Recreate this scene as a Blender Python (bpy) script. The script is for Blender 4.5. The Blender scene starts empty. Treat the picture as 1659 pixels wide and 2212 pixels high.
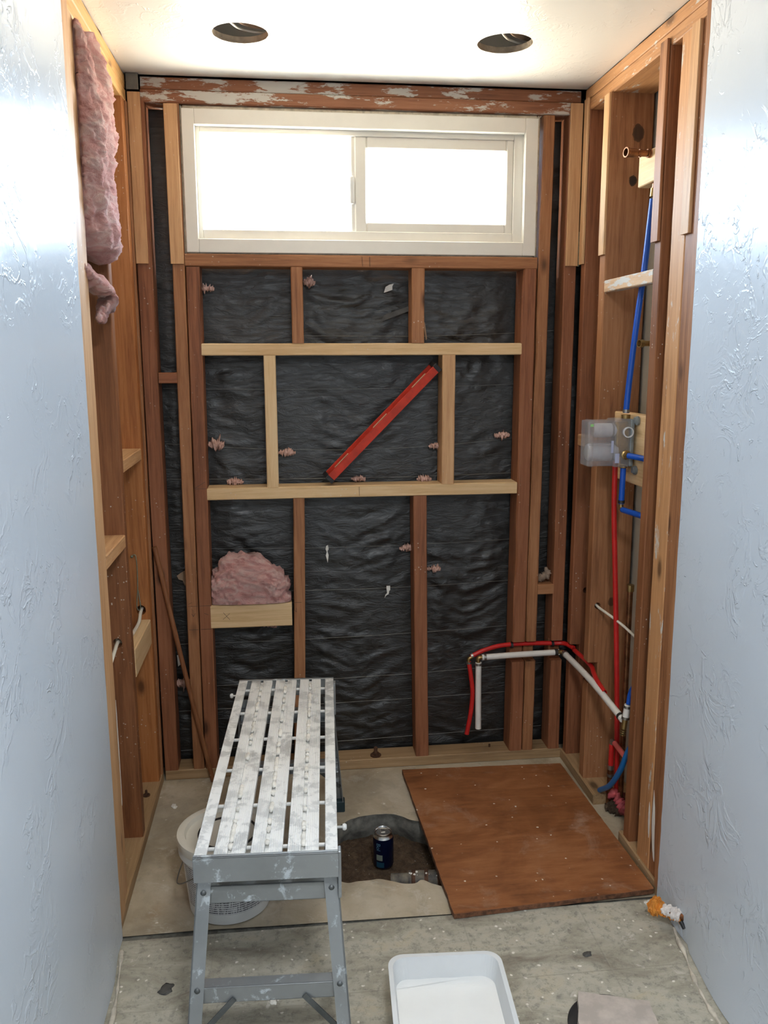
import bpy, bmesh, math, random
from mathutils import Vector, Matrix, noise

random.seed(7)
scene = bpy.context.scene
COL = scene.collection
PI = math.pi
W, H = 1.528, 2.44            # alcove width between the stud faces, ceiling height
BACK = -4.2                   # wall behind the camera

# ------------------------------------------------------------------ camera
def make_camera():
    pitch, yaw, roll = 0.1824, 0.1169, -0.0031
    cp, sp = math.cos(pitch), math.sin(pitch)
    fwd = Vector((math.sin(yaw)*cp, math.cos(yaw)*cp, -sp))
    right = Vector((math.cos(yaw), -math.sin(yaw), 0))
    up = right.cross(fwd)
    r2 = right*math.cos(roll) + up*math.sin(roll)
    u2 = -right*math.sin(roll) + up*math.cos(roll)
    m = Matrix((r2, u2, -fwd)).transposed().to_4x4()
    m.translation = (0.4804, -2.9846, 1.5497)
    cd = bpy.data.cameras.new('camera')
    cd.sensor_fit = 'VERTICAL'; cd.sensor_height = 24.0
    cd.lens = 24.0*1825.66/2212.0
    cd.clip_start = 0.02
    co = bpy.data.objects.new('camera', cd); COL.objects.link(co)
    co.matrix_world = m
    scene.camera = co
make_camera()

# ------------------------------------------------------------------ light and exposure
SKY = 17.0                    # daylight outside the window
FILL_LAMP = 15.0              # watts of the added fill lamp behind the camera
scene.view_settings.view_transform = 'Standard'
scene.view_settings.look = 'None'
scene.view_settings.gamma = 1.0
scene.view_settings.use_curve_mapping = False
scene.view_settings.exposure = 1.3

def make_world():
    w = bpy.data.worlds.new('daylight'); scene.world = w; w.use_nodes = True
    nt = w.node_tree; nt.nodes.clear()
    out = nt.nodes.new('ShaderNodeOutputWorld'); bg = nt.nodes.new('ShaderNodeBackground')
    tc = nt.nodes.new('ShaderNodeTexCoord'); sx = nt.nodes.new('ShaderNodeSeparateXYZ')
    cr = nt.nodes.new('ShaderNodeValToRGB'); mr = nt.nodes.new('ShaderNodeMapRange')
    mr.inputs['From Min'].default_value = -1; mr.inputs['From Max'].default_value = 1
    e = cr.color_ramp.elements
    e[0].position = 0.46; e[0].color = (1.0, 0.93, 0.78, 1)
    e[1].position = 0.56; e[1].color = (0.60, 0.80, 1.0, 1)
    nt.links.new(tc.outputs['Generated'], sx.inputs[0]); nt.links.new(sx.outputs['Z'], mr.inputs['Value'])
    nt.links.new(mr.outputs[0], cr.inputs[0]); nt.links.new(cr.outputs[0], bg.inputs['Color'])
    bg.inputs['Strength'].default_value = SKY
    nt.links.new(bg.outputs[0], out.inputs['Surface'])
make_world()

def make_window_portal():
    l = bpy.data.lights.new('window_portal', 'AREA'); l.shape = 'RECTANGLE'
    l.size, l.size_y = 1.06, 0.32
    l.cycles.is_portal = True
    o = bpy.data.objects.new('window_portal', l); COL.objects.link(o)
    o.location = (0.75, 0.105, 2.12); o.rotation_euler = (-PI/2, 0, 0)
make_window_portal()

# ------------------------------------------------------------------ material helpers
def new_mat(name):
    m = bpy.data.materials.new(name); m.use_nodes = True
    nt = m.node_tree
    return m, nt, nt.nodes['Principled BSDF']

def N(nt, t, **kw):
    n = nt.nodes.new(t)
    for k, v in kw.items():
        if k in n.inputs: n.inputs[k].default_value = v
        else: setattr(n, k, v)
    return n

def ramp(nt, src, stops):
    r = N(nt, 'ShaderNodeValToRGB'); e = r.color_ramp.elements
    while len(e) < len(stops): e.new(0.5)
    for el, (p, c) in zip(e, stops):
        el.position = p; el.color = (c, c, c, 1) if isinstance(c, (int, float)) else (*c, 1)
    nt.links.new(src, r.inputs[0])
    return r.outputs[0]

def mixc(nt, fac, a, b):
    m = N(nt, 'ShaderNodeMix', data_type='RGBA')
    for sock, v in ((m.inputs[0], fac), (m.inputs[6], a), (m.inputs[7], b)):
        if hasattr(v, 'is_output'): nt.links.new(v, sock)
        elif isinstance(v, tuple): sock.default_value = (*v, 1)
        else: sock.default_value = v
    return m.outputs[2]

def mth(nt, op, a, b=None):
    m = N(nt, 'ShaderNodeMath', operation=op)
    for i, v in enumerate((a, b)):
        if v is None: continue
        if hasattr(v, 'is_output'): nt.links.new(v, m.inputs[i])
        else: m.inputs[i].default_value = v
    return m.outputs[0]

def coords(nt, scale=(1, 1, 1), rand=True):
    tc = N(nt, 'ShaderNodeTexCoord')
    mp = N(nt, 'ShaderNodeMapping'); mp.inputs['Scale'].default_value = scale
    if rand:
        oi = N(nt, 'ShaderNodeObjectInfo')
        v = N(nt, 'ShaderNodeVectorMath', operation='SCALE'); v.inputs[0].default_value = (13.1, 7.7, 21.3)
        nt.links.new(oi.outputs['Random'], v.inputs['Scale'])
        a = N(nt, 'ShaderNodeVectorMath', operation='ADD')
        nt.links.new(tc.outputs['Object'], a.inputs[0]); nt.links.new(v.outputs[0], a.inputs[1])
        nt.links.new(a.outputs[0], mp.inputs['Vector'])
    else:
        nt.links.new(tc.outputs['Object'], mp.inputs['Vector'])
    return mp.outputs[0]

def tex(nt, vec, scale, detail=4, rough=0.6, dist=0.0):
    n = N(nt, 'ShaderNodeTexNoise'); n.inputs['Scale'].default_value = scale
    n.inputs['Detail'].default_value = detail; n.inputs['Roughness'].default_value = rough
    n.inputs['Distortion'].default_value = dist
    nt.links.new(vec, n.inputs['Vector'])
    return n.outputs['Fac']

def wobble(nt, vec, scale=70, amt=0.012):
    n = N(nt, 'ShaderNodeTexNoise'); n.inputs['Scale'].default_value = scale; n.inputs['Detail'].default_value = 3
    nt.links.new(vec, n.inputs['Vector'])
    m = N(nt, 'ShaderNodeVectorMath', operation='SCALE'); m.inputs['Scale'].default_value = amt; nt.links.new(n.outputs['Color'], m.inputs[0])
    a = N(nt, 'ShaderNodeVectorMath', operation='ADD'); nt.links.new(vec, a.inputs[0]); nt.links.new(m.outputs[0], a.inputs[1])
    return a.outputs[0]

def bump(nt, bs, h, strength, dist=0.002):
    b = N(nt, 'ShaderNodeBump'); b.inputs['Strength'].default_value = strength
    b.inputs['Distance'].default_value = dist
    nt.links.new(h, b.inputs['Height']); nt.links.new(b.outputs[0], bs.inputs['Normal'])

def simple(name, col, rough=0.5, metal=0.0, var=0.0, vscale=20, bmp=0.0, col2=None):
    m, nt, bs = new_mat(name)
    bs.inputs['Roughness'].default_value = rough; bs.inputs['Metallic'].default_value = metal
    c = coords(nt)
    f = tex(nt, c, vscale, 5)
    c2 = col2 or tuple(x*(1-var) for x in col)
    nt.links.new(mixc(nt, ramp(nt, f, [(0.38, 0.0), (0.62, 1.0)]), col, c2), bs.inputs['Base Color'])
    if bmp: bump(nt, bs, f, bmp)
    return m

WOODC = {   # dark, mid, light, paint amount
    'old':   ((0.17, 0.066, 0.027), (0.33, 0.142, 0.060), (0.45, 0.220, 0.102), 0.0),
    'red':   ((0.13, 0.045, 0.020), (0.265, 0.098, 0.043), (0.35, 0.145, 0.068), 0.0),
    'dark':  ((0.13, 0.046, 0.018), (0.23, 0.088, 0.034), (0.32, 0.135, 0.055), 0.0),
    'orange':((0.26, 0.085, 0.024), (0.42, 0.158, 0.048), (0.50, 0.215, 0.080), 0.0),
    'amber': ((0.45, 0.220, 0.070), (0.64, 0.350, 0.125), (0.72, 0.430, 0.180), 0.0),
    'tan':   ((0.42, 0.215, 0.098), (0.58, 0.335, 0.165), (0.68, 0.430, 0.235), 0.0),
    'pine':  ((0.55, 0.340, 0.155), (0.70, 0.480, 0.255), (0.78, 0.580, 0.345), 0.0),
    'sole':  ((0.22, 0.130, 0.062), (0.37, 0.235, 0.120), (0.46, 0.310, 0.175), 0.0),
    'paint': ((0.15, 0.056, 0.028), (0.27, 0.108, 0.052), (0.34, 0.150, 0.078), 0.36),
    'chip':  ((0.33, 0.150, 0.060), (0.52, 0.260, 0.110), (0.62, 0.340, 0.160), 0.06),
    'chalk': ((0.40, 0.230, 0.120), (0.58, 0.360, 0.200), (0.66, 0.440, 0.260), 0.45),
}
_wood = {}
def wood(kind, axis, knots=()):
    key = (kind, axis, tuple(knots))
    if key in _wood: return _wood[key]
    m, nt, bs = new_mat('wood_%s_%s' % (kind, axis))
    lo, mid, hi, paint = WOODC[kind]
    s = [26, 26, 26]; s['xyz'.index(axis)] = 1.1
    g = coords(nt, tuple(s))
    broad = coords(nt, tuple(3.0 if 'xyz'[i] != axis else 1.2 for i in range(3)))
    grain = tex(nt, g, 3.0, 7, 0.65, 0.7)
    fine = tex(nt, g, 14.0, 3, 0.7)
    big = tex(nt, broad, 1.6, 3, 0.55)
    f = mth(nt, 'ADD', mth(nt, 'MULTIPLY', grain, 0.55), mth(nt, 'ADD', mth(nt, 'MULTIPLY', fine, 0.2), mth(nt, 'MULTIPLY', big, 0.35)))
    base = ramp(nt, f, [(0.40, lo), (0.55, mid), (0.72, hi)])
    # knots
    kc = coords(nt, tuple(7.0 if 'xyz'[i] != axis else 3.2 for i in range(3)))
    v = N(nt, 'ShaderNodeTexVoronoi', feature='F1'); v.inputs['Scale'].default_value = 1.0; v.inputs['Randomness'].default_value = 1.0
    nt.links.new(kc, v.inputs['Vector'])
    kn = ramp(nt, v.outputs['Distance'], [(0.055, 0.85), (0.095, 0.35), (0.14, 0.0)])
    base = mixc(nt, kn, base, tuple(x*0.35 for x in lo))
    # knots that sit at known places on the board (u, v across and along, half width, half height)
    if knots:
        tc = N(nt, 'ShaderNodeTexCoord'); sx = N(nt, 'ShaderNodeSeparateXYZ'); nt.links.new(tc.outputs['Object'], sx.inputs[0])
        wob = mth(nt, 'MULTIPLY', mth(nt, 'SUBTRACT', tex(nt, coords(nt, rand=False), 60, 3), 0.5), 0.7)
        for ku, kv, kw, kh, dk in knots:
            du = mth(nt, 'DIVIDE', mth(nt, 'SUBTRACT', sx.outputs['X'], ku), kw); dv = mth(nt, 'DIVIDE', mth(nt, 'SUBTRACT', sx.outputs['Z'], kv), kh)
            rr = mth(nt, 'ADD', mth(nt, 'SQRT', mth(nt, 'ADD', mth(nt, 'MULTIPLY', du, du), mth(nt, 'MULTIPLY', dv, dv))), wob)
            base = mixc(nt, ramp(nt, rr, [(0.70, dk), (0.95, dk*0.8), (1.0, 0.25), (1.6, 0.0)]), base, (0.030, 0.016, 0.010))
    # dry plaster specks and scuffs
    sp = N(nt, 'ShaderNodeTexVoronoi', feature='F1'); sp.inputs['Scale'].default_value = 60.0
    nt.links.new(coords(nt), sp.inputs['Vector'])
    dens = tex(nt, coords(nt), 5.0, 2)
    spk = mth(nt, 'MULTIPLY', ramp(nt, sp.outputs['Distance'], [(0.10, 1.0), (0.16, 0.0)]), ramp(nt, dens, [(0.55, 0.0), (0.68, 0.8)]))
    base = mixc(nt, spk, base, (0.66, 0.58, 0.48))
    if paint:
        pc = coords(nt, tuple(16.0 if 'xyz'[i] != axis else 4.0 for i in range(3)))
        pf = tex(nt, pc, 1.6, 7, 0.72)
        t = 0.62 - paint*0.28
        base = mixc(nt, ramp(nt, pf, [(t, 0.0), (t+0.035, 0.92)]), base, (0.56, 0.54, 0.49))
    nt.links.new(base, bs.inputs['Base Color'])
    bs.inputs['Roughness'].default_value = 0.58
    bs.inputs['Specular IOR Level'].default_value = 0.35
    bump(nt, bs, mth(nt, 'ADD', grain, mth(nt, 'MULTIPLY', fine, 0.6)), 0.35, 0.0012)
    _wood[key] = m
    return m

def wall_paint(name, col, rough, strength, spec=0.38):
    m, nt, bs = new_mat(name)
    c = coords(nt, rand=False)
    big = tex(nt, c, 2.2, 3, 0.5, 0.4)
    sk = tex(nt, c, 9.0, 4, 0.55, 1.2)
    ridge = ramp(nt, sk, [(0.44, 0.0), (0.50, 1.0), (0.53, 0.35), (0.64, 0.5)])
    fine = tex(nt, c, 60.0, 3, 0.6, 0.5)
    crumbs = ramp(nt, tex(nt, c, 34.0, 3, 0.6, 1.0), [(0.60, 0.0), (0.68, 1.0)])
    gate = ramp(nt, tex(nt, c, 4.0, 3, 0.6), [(0.46, 0.0), (0.60, 1.0)])
    h = mth(nt, 'ADD', mth(nt, 'MULTIPLY', mth(nt, 'MULTIPLY', ridge, gate), 0.55),
            mth(nt, 'ADD', mth(nt, 'MULTIPLY', big, 0.7), mth(nt, 'ADD', mth(nt, 'MULTIPLY', mth(nt, 'MULTIPLY', crumbs, gate), 1.0), mth(nt, 'MULTIPLY', fine, 0.10))))
    nt.links.new(mixc(nt, ramp(nt, big, [(0.35, 0.0), (0.7, 1.0)]), col, tuple(x*0.96 for x in col)), bs.inputs['Base Color'])
    bs.inputs['Roughness'].default_value = rough
    bs.inputs['Specular IOR Level'].default_value = spec
    bump(nt, bs, h, strength, 0.004)
    return m

def concrete_mat():
    m, nt, bs = new_mat('concrete_slab')
    c = coords(nt, rand=False)
    a = tex(nt, c, 3.2, 8, 0.65, 0.3); b = tex(nt, c, 22, 6, 0.7); d = tex(nt, c, 90, 3, 0.7)
    base = ramp(nt, a, [(0.32, (0.27, 0.215, 0.145)), (0.50, (0.44, 0.37, 0.265)), (0.68, (0.56, 0.49, 0.38))])
    base = mixc(nt, ramp(nt, b, [(0.56, 0.0), (0.70, 0.45)]), base, (0.24, 0.21, 0.17))
    base = mixc(nt, ramp(nt, tex(nt, c, 5.0, 5, 0.6), [(0.60, 0.0), (0.72, 0.6)]), base, (0.34, 0.23, 0.13))
    v = N(nt, 'ShaderNodeTexVoronoi', feature='F1'); v.inputs['Scale'].default_value = 26; nt.links.new(wobble(nt, c), v.inputs['Vector'])
    spk = mth(nt, 'MULTIPLY', ramp(nt, v.outputs['Distance'], [(0.09, 1.0), (0.14, 0.0)]), ramp(nt, tex(nt, c, 7, 2), [(0.54, 0.0), (0.58, 1.0)]))
    base = mixc(nt, spk, base, (0.74, 0.70, 0.62))
    base = mixc(nt, ramp(nt, tex(nt, c, 9, 8, 0.75, 0.6), [(0.56, 0.0), (0.64, 0.5)]), base, (0.62, 0.58, 0.50))
    base = mixc(nt, ramp(nt, tex(nt, wobble(nt, c, 9, 0.1), 2.1, 5, 0.7), [(0.52, 0.0), (0.62, 0.45)]), base, (0.26, 0.22, 0.165))
    nt.links.new(base, bs.inputs['Base Color']); bs.inputs['Roughness'].default_value = 0.75
    bump(nt, bs, mth(nt, 'ADD', b, mth(nt, 'MULTIPLY', d, 0.4)), 0.35, 0.004)
    return m

def tile_mat():
    m, nt, bs = new_mat('stone_tile')
    c = coords(nt, rand=False)
    st = coords(nt, (1.0, 2.4, 1.0), rand=False)
    a = tex(nt, st, 3.6, 9, 0.68, 0.9); b = tex(nt, c, 48, 8, 0.8); d = tex(nt, c, 150, 3, 0.7)
    base = ramp(nt, a, [(0.30, (0.20, 0.165, 0.13)), (0.45, (0.36, 0.335, 0.265)), (0.57, (0.47, 0.445, 0.365)), (0.72, (0.50, 0.44, 0.31))])
    base = mixc(nt, ramp(nt, b, [(0.50, 0.0), (0.64, 0.75)]), base, (0.19, 0.18, 0.15))
    base = mixc(nt, ramp(nt, tex(nt, c, 14, 8, 0.75, 0.7), [(0.60, 0.0), (0.67, 0.65)]), base, (0.66, 0.63, 0.58))
    v = N(nt, 'ShaderNodeTexVoronoi', feature='F1'); v.inputs['Scale'].default_value = 30; nt.links.new(wobble(nt, c), v.inputs['Vector'])
    spk = mth(nt, 'MULTIPLY', ramp(nt, v.outputs['Distance'], [(0.08, 1.0), (0.14, 0.0)]), ramp(nt, tex(nt, c, 6, 2), [(0.42, 0.0), (0.47, 1.0)]))
    base = mixc(nt, spk, base, (0.80, 0.77, 0.70))
    # grout joints
    tc = N(nt, 'ShaderNodeTexCoord'); sx = N(nt, 'ShaderNodeSeparateXYZ'); nt.links.new(tc.outputs['Object'], sx.inputs[0])
    def joint(sock, off, size):
        u = mth(nt, 'FRACT', mth(nt, 'DIVIDE', mth(nt, 'SUBTRACT', sock, off), size))
        u = mth(nt, 'ABSOLUTE', mth(nt, 'SUBTRACT', u, 0.5))
        return ramp(nt, u, [(0.490, 0.0), (0.497, 1.0)])
    g = mth(nt, 'MAXIMUM', joint(sx.outputs['X'], 0.60+0.17-0.17, 0.34), joint(sx.outputs['Y'], -1.15, 0.34))
    base = mixc(nt, mth(nt, 'MULTIPLY', g, 0.35), base, (0.30, 0.28, 0.23))
    nt.links.new(base, bs.inputs['Base Color']); bs.inputs['Roughness'].default_value = 0.6
    bump(nt, bs, mth(nt, 'SUBTRACT', mth(nt, 'ADD', b, mth(nt, 'MULTIPLY', d, 0.3)), mth(nt, 'MULTIPLY', g, 0.5)), 0.4, 0.003)
    return m

def paper_mat():
    m, nt, bs = new_mat('black_building_paper')
    c = coords(nt, rand=False)
    st = coords(nt, (1.0, 1.0, 3.0), rand=False)
    a = tex(nt, c, 5, 6, 0.65); w = tex(nt, st, 16, 6, 0.62, 1.6)
    base = ramp(nt, a, [(0.35, (0.008, 0.0075, 0.007)), (0.65, (0.019, 0.0175, 0.0155))])
    base = mixc(nt, ramp(nt, tex(nt, c, 6, 6, 0.7, 0.8), [(0.64, 0.0), (0.74, 0.25)]), base, (0.050, 0.048, 0.044))
    nt.links.new(base, bs.inputs['Base Color']); bs.inputs['Roughness'].default_value = 0.36
    bs.inputs['Specular IOR Level'].default_value = 0.7
    bump(nt, bs, w, 0.6, 0.006)
    return m

def insulation_mat():
    m, nt, bs = new_mat('pink_fibreglass')
    c = coords(nt, (1, 1, 2.0))
    a = tex(nt, c, 18, 8, 0.75, 0.8); f = tex(nt, coords(nt, (3, 3, 1)), 60, 6, 0.8, 2.0)
    base = ramp(nt, a, [(0.30, (0.58, 0.20, 0.165)), (0.46, (0.80, 0.38, 0.33)), (0.64, (0.90, 0.62, 0.54))])
    nt.links.new(base, bs.inputs['Base Color']); bs.inputs['Roughness'].default_value = 0.95
    bs.inputs['Specular IOR Level'].default_value = 0.1
    bs.inputs['Sheen Weight'].default_value = 0.3
    bump(nt, bs, mth(nt, 'ADD', mth(nt, 'MULTIPLY', a, 1.4), f), 0.9, 0.008)
    return m

def alu_mat(name, col, splat, splat_col=(0.80, 0.80, 0.78), metal=0.55):
    m, nt, bs = new_mat(name)
    c = coords(nt)
    a = tex(nt, c, 14, 7, 0.7, 0.5); b = tex(nt, c, 45, 5, 0.7)
    t = 0.66 - 0.3*splat
    mask = ramp(nt, mth(nt, 'ADD', mth(nt, 'MULTIPLY', a, 0.7), mth(nt, 'MULTIPLY', b, 0.3)), [(t-0.02, 0.0), (t+0.03, 1.0)])
    base = mixc(nt, ramp(nt, tex(nt, c, 6, 4), [(0.4, 0.0), (0.65, 1.0)]), col, tuple(x*0.82 for x in col))
    base = mixc(nt, mask, base, splat_col)
    dirt = ramp(nt, tex(nt, c, 9, 6, 0.7), [(0.64, 0.0), (0.72, 0.6)])
    base = mixc(nt, dirt, base, (0.42, 0.36, 0.28))
    nt.links.new(base, bs.inputs['Base Color'])
    nt.links.new(mth(nt, 'MULTIPLY', mth(nt, 'SUBTRACT', 1.0, mask), metal), bs.inputs['Metallic'])
    bs.inputs['Roughness'].default_value = 0.42
    bump(nt, bs, mth(nt, 'ADD', mask, b), 0.3, 0.001)
    return m

def plywood_mat():
    m, nt, bs = new_mat('plywood_face')
    c = coords(nt, (1.3, 7.0, 5.0), rand=False); o = coords(nt, rand=False)
    a = tex(nt, c, 2.4, 8, 0.65, 1.6); b = tex(nt, c, 16, 5, 0.7)
    base = ramp(nt, mth(nt, 'ADD', mth(nt, 'MULTIPLY', tex(nt, o, 4.0, 6, 0.6, 0.6), 0.5), mth(nt, 'ADD', mth(nt, 'MULTIPLY', a, 0.35), mth(nt, 'MULTIPLY', b, 0.15))),
                [(0.36, (0.150, 0.052, 0.018)), (0.50, (0.290, 0.108, 0.038)), (0.64, (0.400, 0.175, 0.072))])
    base = mixc(nt, ramp(nt, tex(nt, o, 7, 8, 0.72, 0.5), [(0.55, 0.0), (0.72, 0.45)]), base, (0.50, 0.38, 0.29))
    v = N(nt, 'ShaderNodeTexVoronoi', feature='F1'); v.inputs['Scale'].default_value = 28; nt.links.new(wobble(nt, o, 90, 0.008), v.inputs['Vector'])
    spk = mth(nt, 'MULTIPLY', ramp(nt, v.outputs['Distance'], [(0.07, 1.0), (0.11, 0.0)]), ramp(nt, tex(nt, o, 11, 2), [(0.48, 0.0), (0.52, 1.0)]))
    base = mixc(nt, spk, base, (0.80, 0.74, 0.64))
    nt.links.new(base, bs.inputs['Base Color']); bs.inputs['Roughness'].default_value = 0.5
    bump(nt, bs, mth(nt, 'ADD', a, b), 0.2, 0.001)
    return m

def dirt_mat():
    m, nt, bs = new_mat('loose_soil')
    c = coords(nt, rand=False)
    a = tex(nt, c, 35, 8, 0.8); b = tex(nt, c, 140, 3, 0.8)
    base = ramp(nt, a, [(0.35, (0.06, 0.034, 0.018)), (0.55, (0.15, 0.092, 0.052)), (0.70, (0.25, 0.165, 0.10))])
    v = N(nt, 'ShaderNodeTexVoronoi', feature='F1'); v.inputs['Scale'].default_value = 60; nt.links.new(c, v.inputs['Vector'])
    spk = mth(nt, 'MULTIPLY', ramp(nt, v.outputs['Distance'], [(0.10, 1.0), (0.17, 0.0)]), ramp(nt, tex(nt, c, 30, 2), [(0.56, 0.0), (0.60, 1.0)]))
    base = mixc(nt, spk, base, (0.55, 0.47, 0.38))
    nt.links.new(base, bs.inputs['Base Color']); bs.inputs['Roughness'].default_value = 0.95
    bump(nt, bs, mth(nt, 'ADD', a, mth(nt, 'MULTIPLY', b, 0.6)), 1.0, 0.012)
    return m

def glass_mat(name, tint=(1, 1, 1), refl=0.04, milk=0.0):
    m = bpy.data.materials.new(name); m.use_nodes = True; nt = m.node_tree; nt.nodes.clear()
    out = N(nt, 'ShaderNodeOutputMaterial'); t = N(nt, 'ShaderNodeBsdfTransparent'); g = N(nt, 'ShaderNodeBsdfGlossy')
    t.inputs['Color'].default_value = (*tint, 1); g.inputs['Roughness'].default_value = 0.05
    lw = N(nt, 'ShaderNodeLayerWeight'); lw.inputs['Blend'].default_value = 0.25
    fr = N(nt, 'ShaderNodeMath', operation='MULTIPLY_ADD'); nt.links.new(lw.outputs['Facing'], fr.inputs[0])
    fr.inputs[1].default_value = 0.35; fr.inputs[2].default_value = refl
    mx = N(nt, 'ShaderNodeMixShader')
    nt.links.new(fr.outputs[0], mx.inputs[0]); nt.links.new(t.outputs[0], mx.inputs[1]); nt.links.new(g.outputs[0], mx.inputs[2])
    if milk:
        df = N(nt, 'ShaderNodeBsdfTranslucent'); df.inputs['Color'].default_value = (0.8, 0.8, 0.82, 1)
        d2 = N(nt, 'ShaderNodeBsdfDiffuse'); d2.inputs['Color'].default_value = (0.8, 0.8, 0.82, 1)
        ad = N(nt, 'ShaderNodeMixShader'); nt.links.new(df.outputs[0], ad.inputs[1]); nt.links.new(d2.outputs[0], ad.inputs[2])
        m2 = N(nt, 'ShaderNodeMixShader'); m2.inputs[0].default_value = milk
        nt.links.new(mx.outputs[0], m2.inputs[1]); nt.links.new(ad.outputs[0], m2.inputs[2]); mx = m2
    nt.links.new(mx.outputs[0], out.inputs['Surface'])
    return m

def label_print_mat():
    m, nt, bs = new_mat('printed_fine_text')
    tc = N(nt, 'ShaderNodeTexCoord'); sx = N(nt, 'ShaderNodeSeparateXYZ'); nt.links.new(tc.outputs['Object'], sx.inputs[0])
    row = mth(nt, 'FRACT', mth(nt, 'MULTIPLY', sx.outputs['Z'], 150.0))
    line = ramp(nt, row, [(0.42, 1.0), (0.55, 0.0)])
    n = tex(nt, coords(nt, (260, 260, 20), rand=False), 1.0, 2)
    ink = mth(nt, 'MULTIPLY', line, ramp(nt, n, [(0.40, 0.25), (0.52, 1.0)]))
    nt.links.new(mixc(nt, ink, (0.62, 0.62, 0.62), (0.06, 0.06, 0.07)), bs.inputs['Base Color'])
    bs.inputs['Roughness'].default_value = 0.4
    return m

M = {}
M['wall'] = wall_paint('white_satin_wall', (0.60, 0.65, 0.71), 0.30, 0.60)
M['ceil'] = wall_paint('white_gloss_ceiling', (0.84, 0.81, 0.74), 0.28, 0.28, 0.6)
M['room'] = simple('plain_white_wall', (0.72, 0.71, 0.69), 0.6, var=0.05)
M['concrete'] = concrete_mat(); M['tile'] = tile_mat(); M['paper'] = paper_mat()
M['pink'] = insulation_mat(); M['tuft'] = simple('pale_pink_fluff', (0.72, 0.46, 0.38), 0.95, var=0.35, vscale=60, bmp=0.8, col2=(0.52, 0.30, 0.23)); M['ply'] = plywood_mat(); M['soil'] = dirt_mat()
M['mortar'] = simple('grey_mortar', (0.20, 0.19, 0.16), 0.9, var=0.5, vscale=40, bmp=0.6)
M['slab_edge'] = simple('broken_concrete', (0.23, 0.22, 0.19), 0.9, var=0.55, vscale=25, bmp=0.9)
M['panel'] = simple('grey_board_back', (0.46, 0.42, 0.34), 0.85, var=0.15, vscale=6)
M['gypsum'] = simple('drywall_edge', (0.52, 0.42, 0.30), 0.9, var=0.35, vscale=30, bmp=0.4)
M['brownedge'] = simple('drywall_paper_edge', (0.34, 0.21, 0.13), 0.9, var=0.4, vscale=30, bmp=0.4)
M['vinyl'] = simple('white_vinyl', (0.76, 0.73, 0.66), 0.35, var=0.05, vscale=8)
M['caulk'] = simple('old_caulk', (0.62, 0.55, 0.43), 0.8, var=0.4, vscale=40, bmp=0.6)
M['glass'] = glass_mat('window_glass')
M['alu'] = alu_mat('scuffed_aluminium', (0.33, 0.345, 0.35), 0.30, (0.46, 0.50, 0.52))
M['alu_top'] = alu_mat('spotted_glare_aluminium', (0.70, 0.71, 0.70), 0.62, (0.82, 0.82, 0.80), 0.35)  # paint spots, plus window glare lightened into the deck's base colour
M['alu_dark'] = simple('dark_steel', (0.16, 0.17, 0.17), 0.5, 0.7, var=0.4)
M['rubber'] = simple('dark_green_rubber', (0.015, 0.035, 0.04), 0.6, var=0.3)
M['compound'] = simple('dried_joint_compound', (0.80, 0.77, 0.70), 0.85, var=0.2, vscale=60, bmp=0.8)
M['plastic'] = simple('white_plastic', (0.70, 0.70, 0.68), 0.38, var=0.06, vscale=6)
M['lid'] = simple('cream_plastic', (0.70, 0.66, 0.57), 0.4, var=0.08, vscale=10)
M['black'] = simple('black_plastic', (0.02, 0.02, 0.022), 0.45, var=0.3)
M['print'] = label_print_mat()
M['pex_blue'] = simple('blue_pex', (0.005, 0.085, 0.48), 0.35, var=0.15)
M['pex_blue2'] = simple('bright_blue_pex', (0.005, 0.16, 0.46), 0.35, var=0.15)
M['pex_red'] = simple('red_pex', (0.58, 0.018, 0.016), 0.35, var=0.15)
M['pex_pink'] = simple('faded_red_pex', (0.66, 0.12, 0.10), 0.4, var=0.15)
M['pex_white'] = simple('white_pex', (0.76, 0.72, 0.66), 0.4, var=0.05)
M['crimp'] = simple('steel_clamp', (0.42, 0.40, 0.36), 0.35, 0.9, var=0.4)
M['crimp_dark'] = simple('black_clamp', (0.06, 0.055, 0.05), 0.45, 0.6, var=0.4)
M['brass'] = simple('tarnished_brass', (0.42, 0.28, 0.11), 0.35, 0.9, var=0.4, vscale=40)
M['copper'] = simple('old_copper', (0.30, 0.13, 0.06), 0.38, 0.85, var=0.5, vscale=40)
M['copper_new'] = simple('bright_copper', (0.62, 0.33, 0.20), 0.3, 0.9, var=0.3, vscale=40)
M['zinc'] = simple('grey_mount', (0.23, 0.25, 0.25), 0.5, 0.4, var=0.3)
M['clear'] = glass_mat('clear_plastic_guard', (0.96, 0.96, 0.97), 0.07, 0.14)
M['frost'] = simple('grey_cartridge', (0.66, 0.66, 0.67), 0.35, var=0.25, vscale=15)
M['sticker'] = simple('pale_sticker', (0.42, 0.45, 0.62), 0.5, var=0.1)
M['green'] = simple('green_mark', (0.30, 0.62, 0.22), 0.5, var=0.1)
M['level_red'] = simple('scuffed_red_paint', (0.60, 0.040, 0.014), 0.5, var=0.25, vscale=25)
M['vial'] = simple('pale_vial', (0.75, 0.62, 0.40), 0.3, var=0.1)
M['wire'] = simple('galvanised_wire', (0.30, 0.31, 0.30), 0.45, 0.8, var=0.3)
M['wire_green'] = simple('weathered_wire', (0.32, 0.36, 0.27), 0.5, 0.6, var=0.3)
M['cable'] = simple('white_cable', (0.76, 0.71, 0.60), 0.45, var=0.08)
M['kraft'] = simple('kraft_paper', (0.42, 0.29, 0.19), 0.85, var=0.2)
M['rust'] = simple('rusty_iron', (0.13, 0.060, 0.032), 0.8, 0.3, var=0.6, vscale=50, bmp=0.6)
M['scrap_white'] = simple('white_scrap', (0.78, 0.75, 0.68), 0.7, var=0.1)
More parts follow.
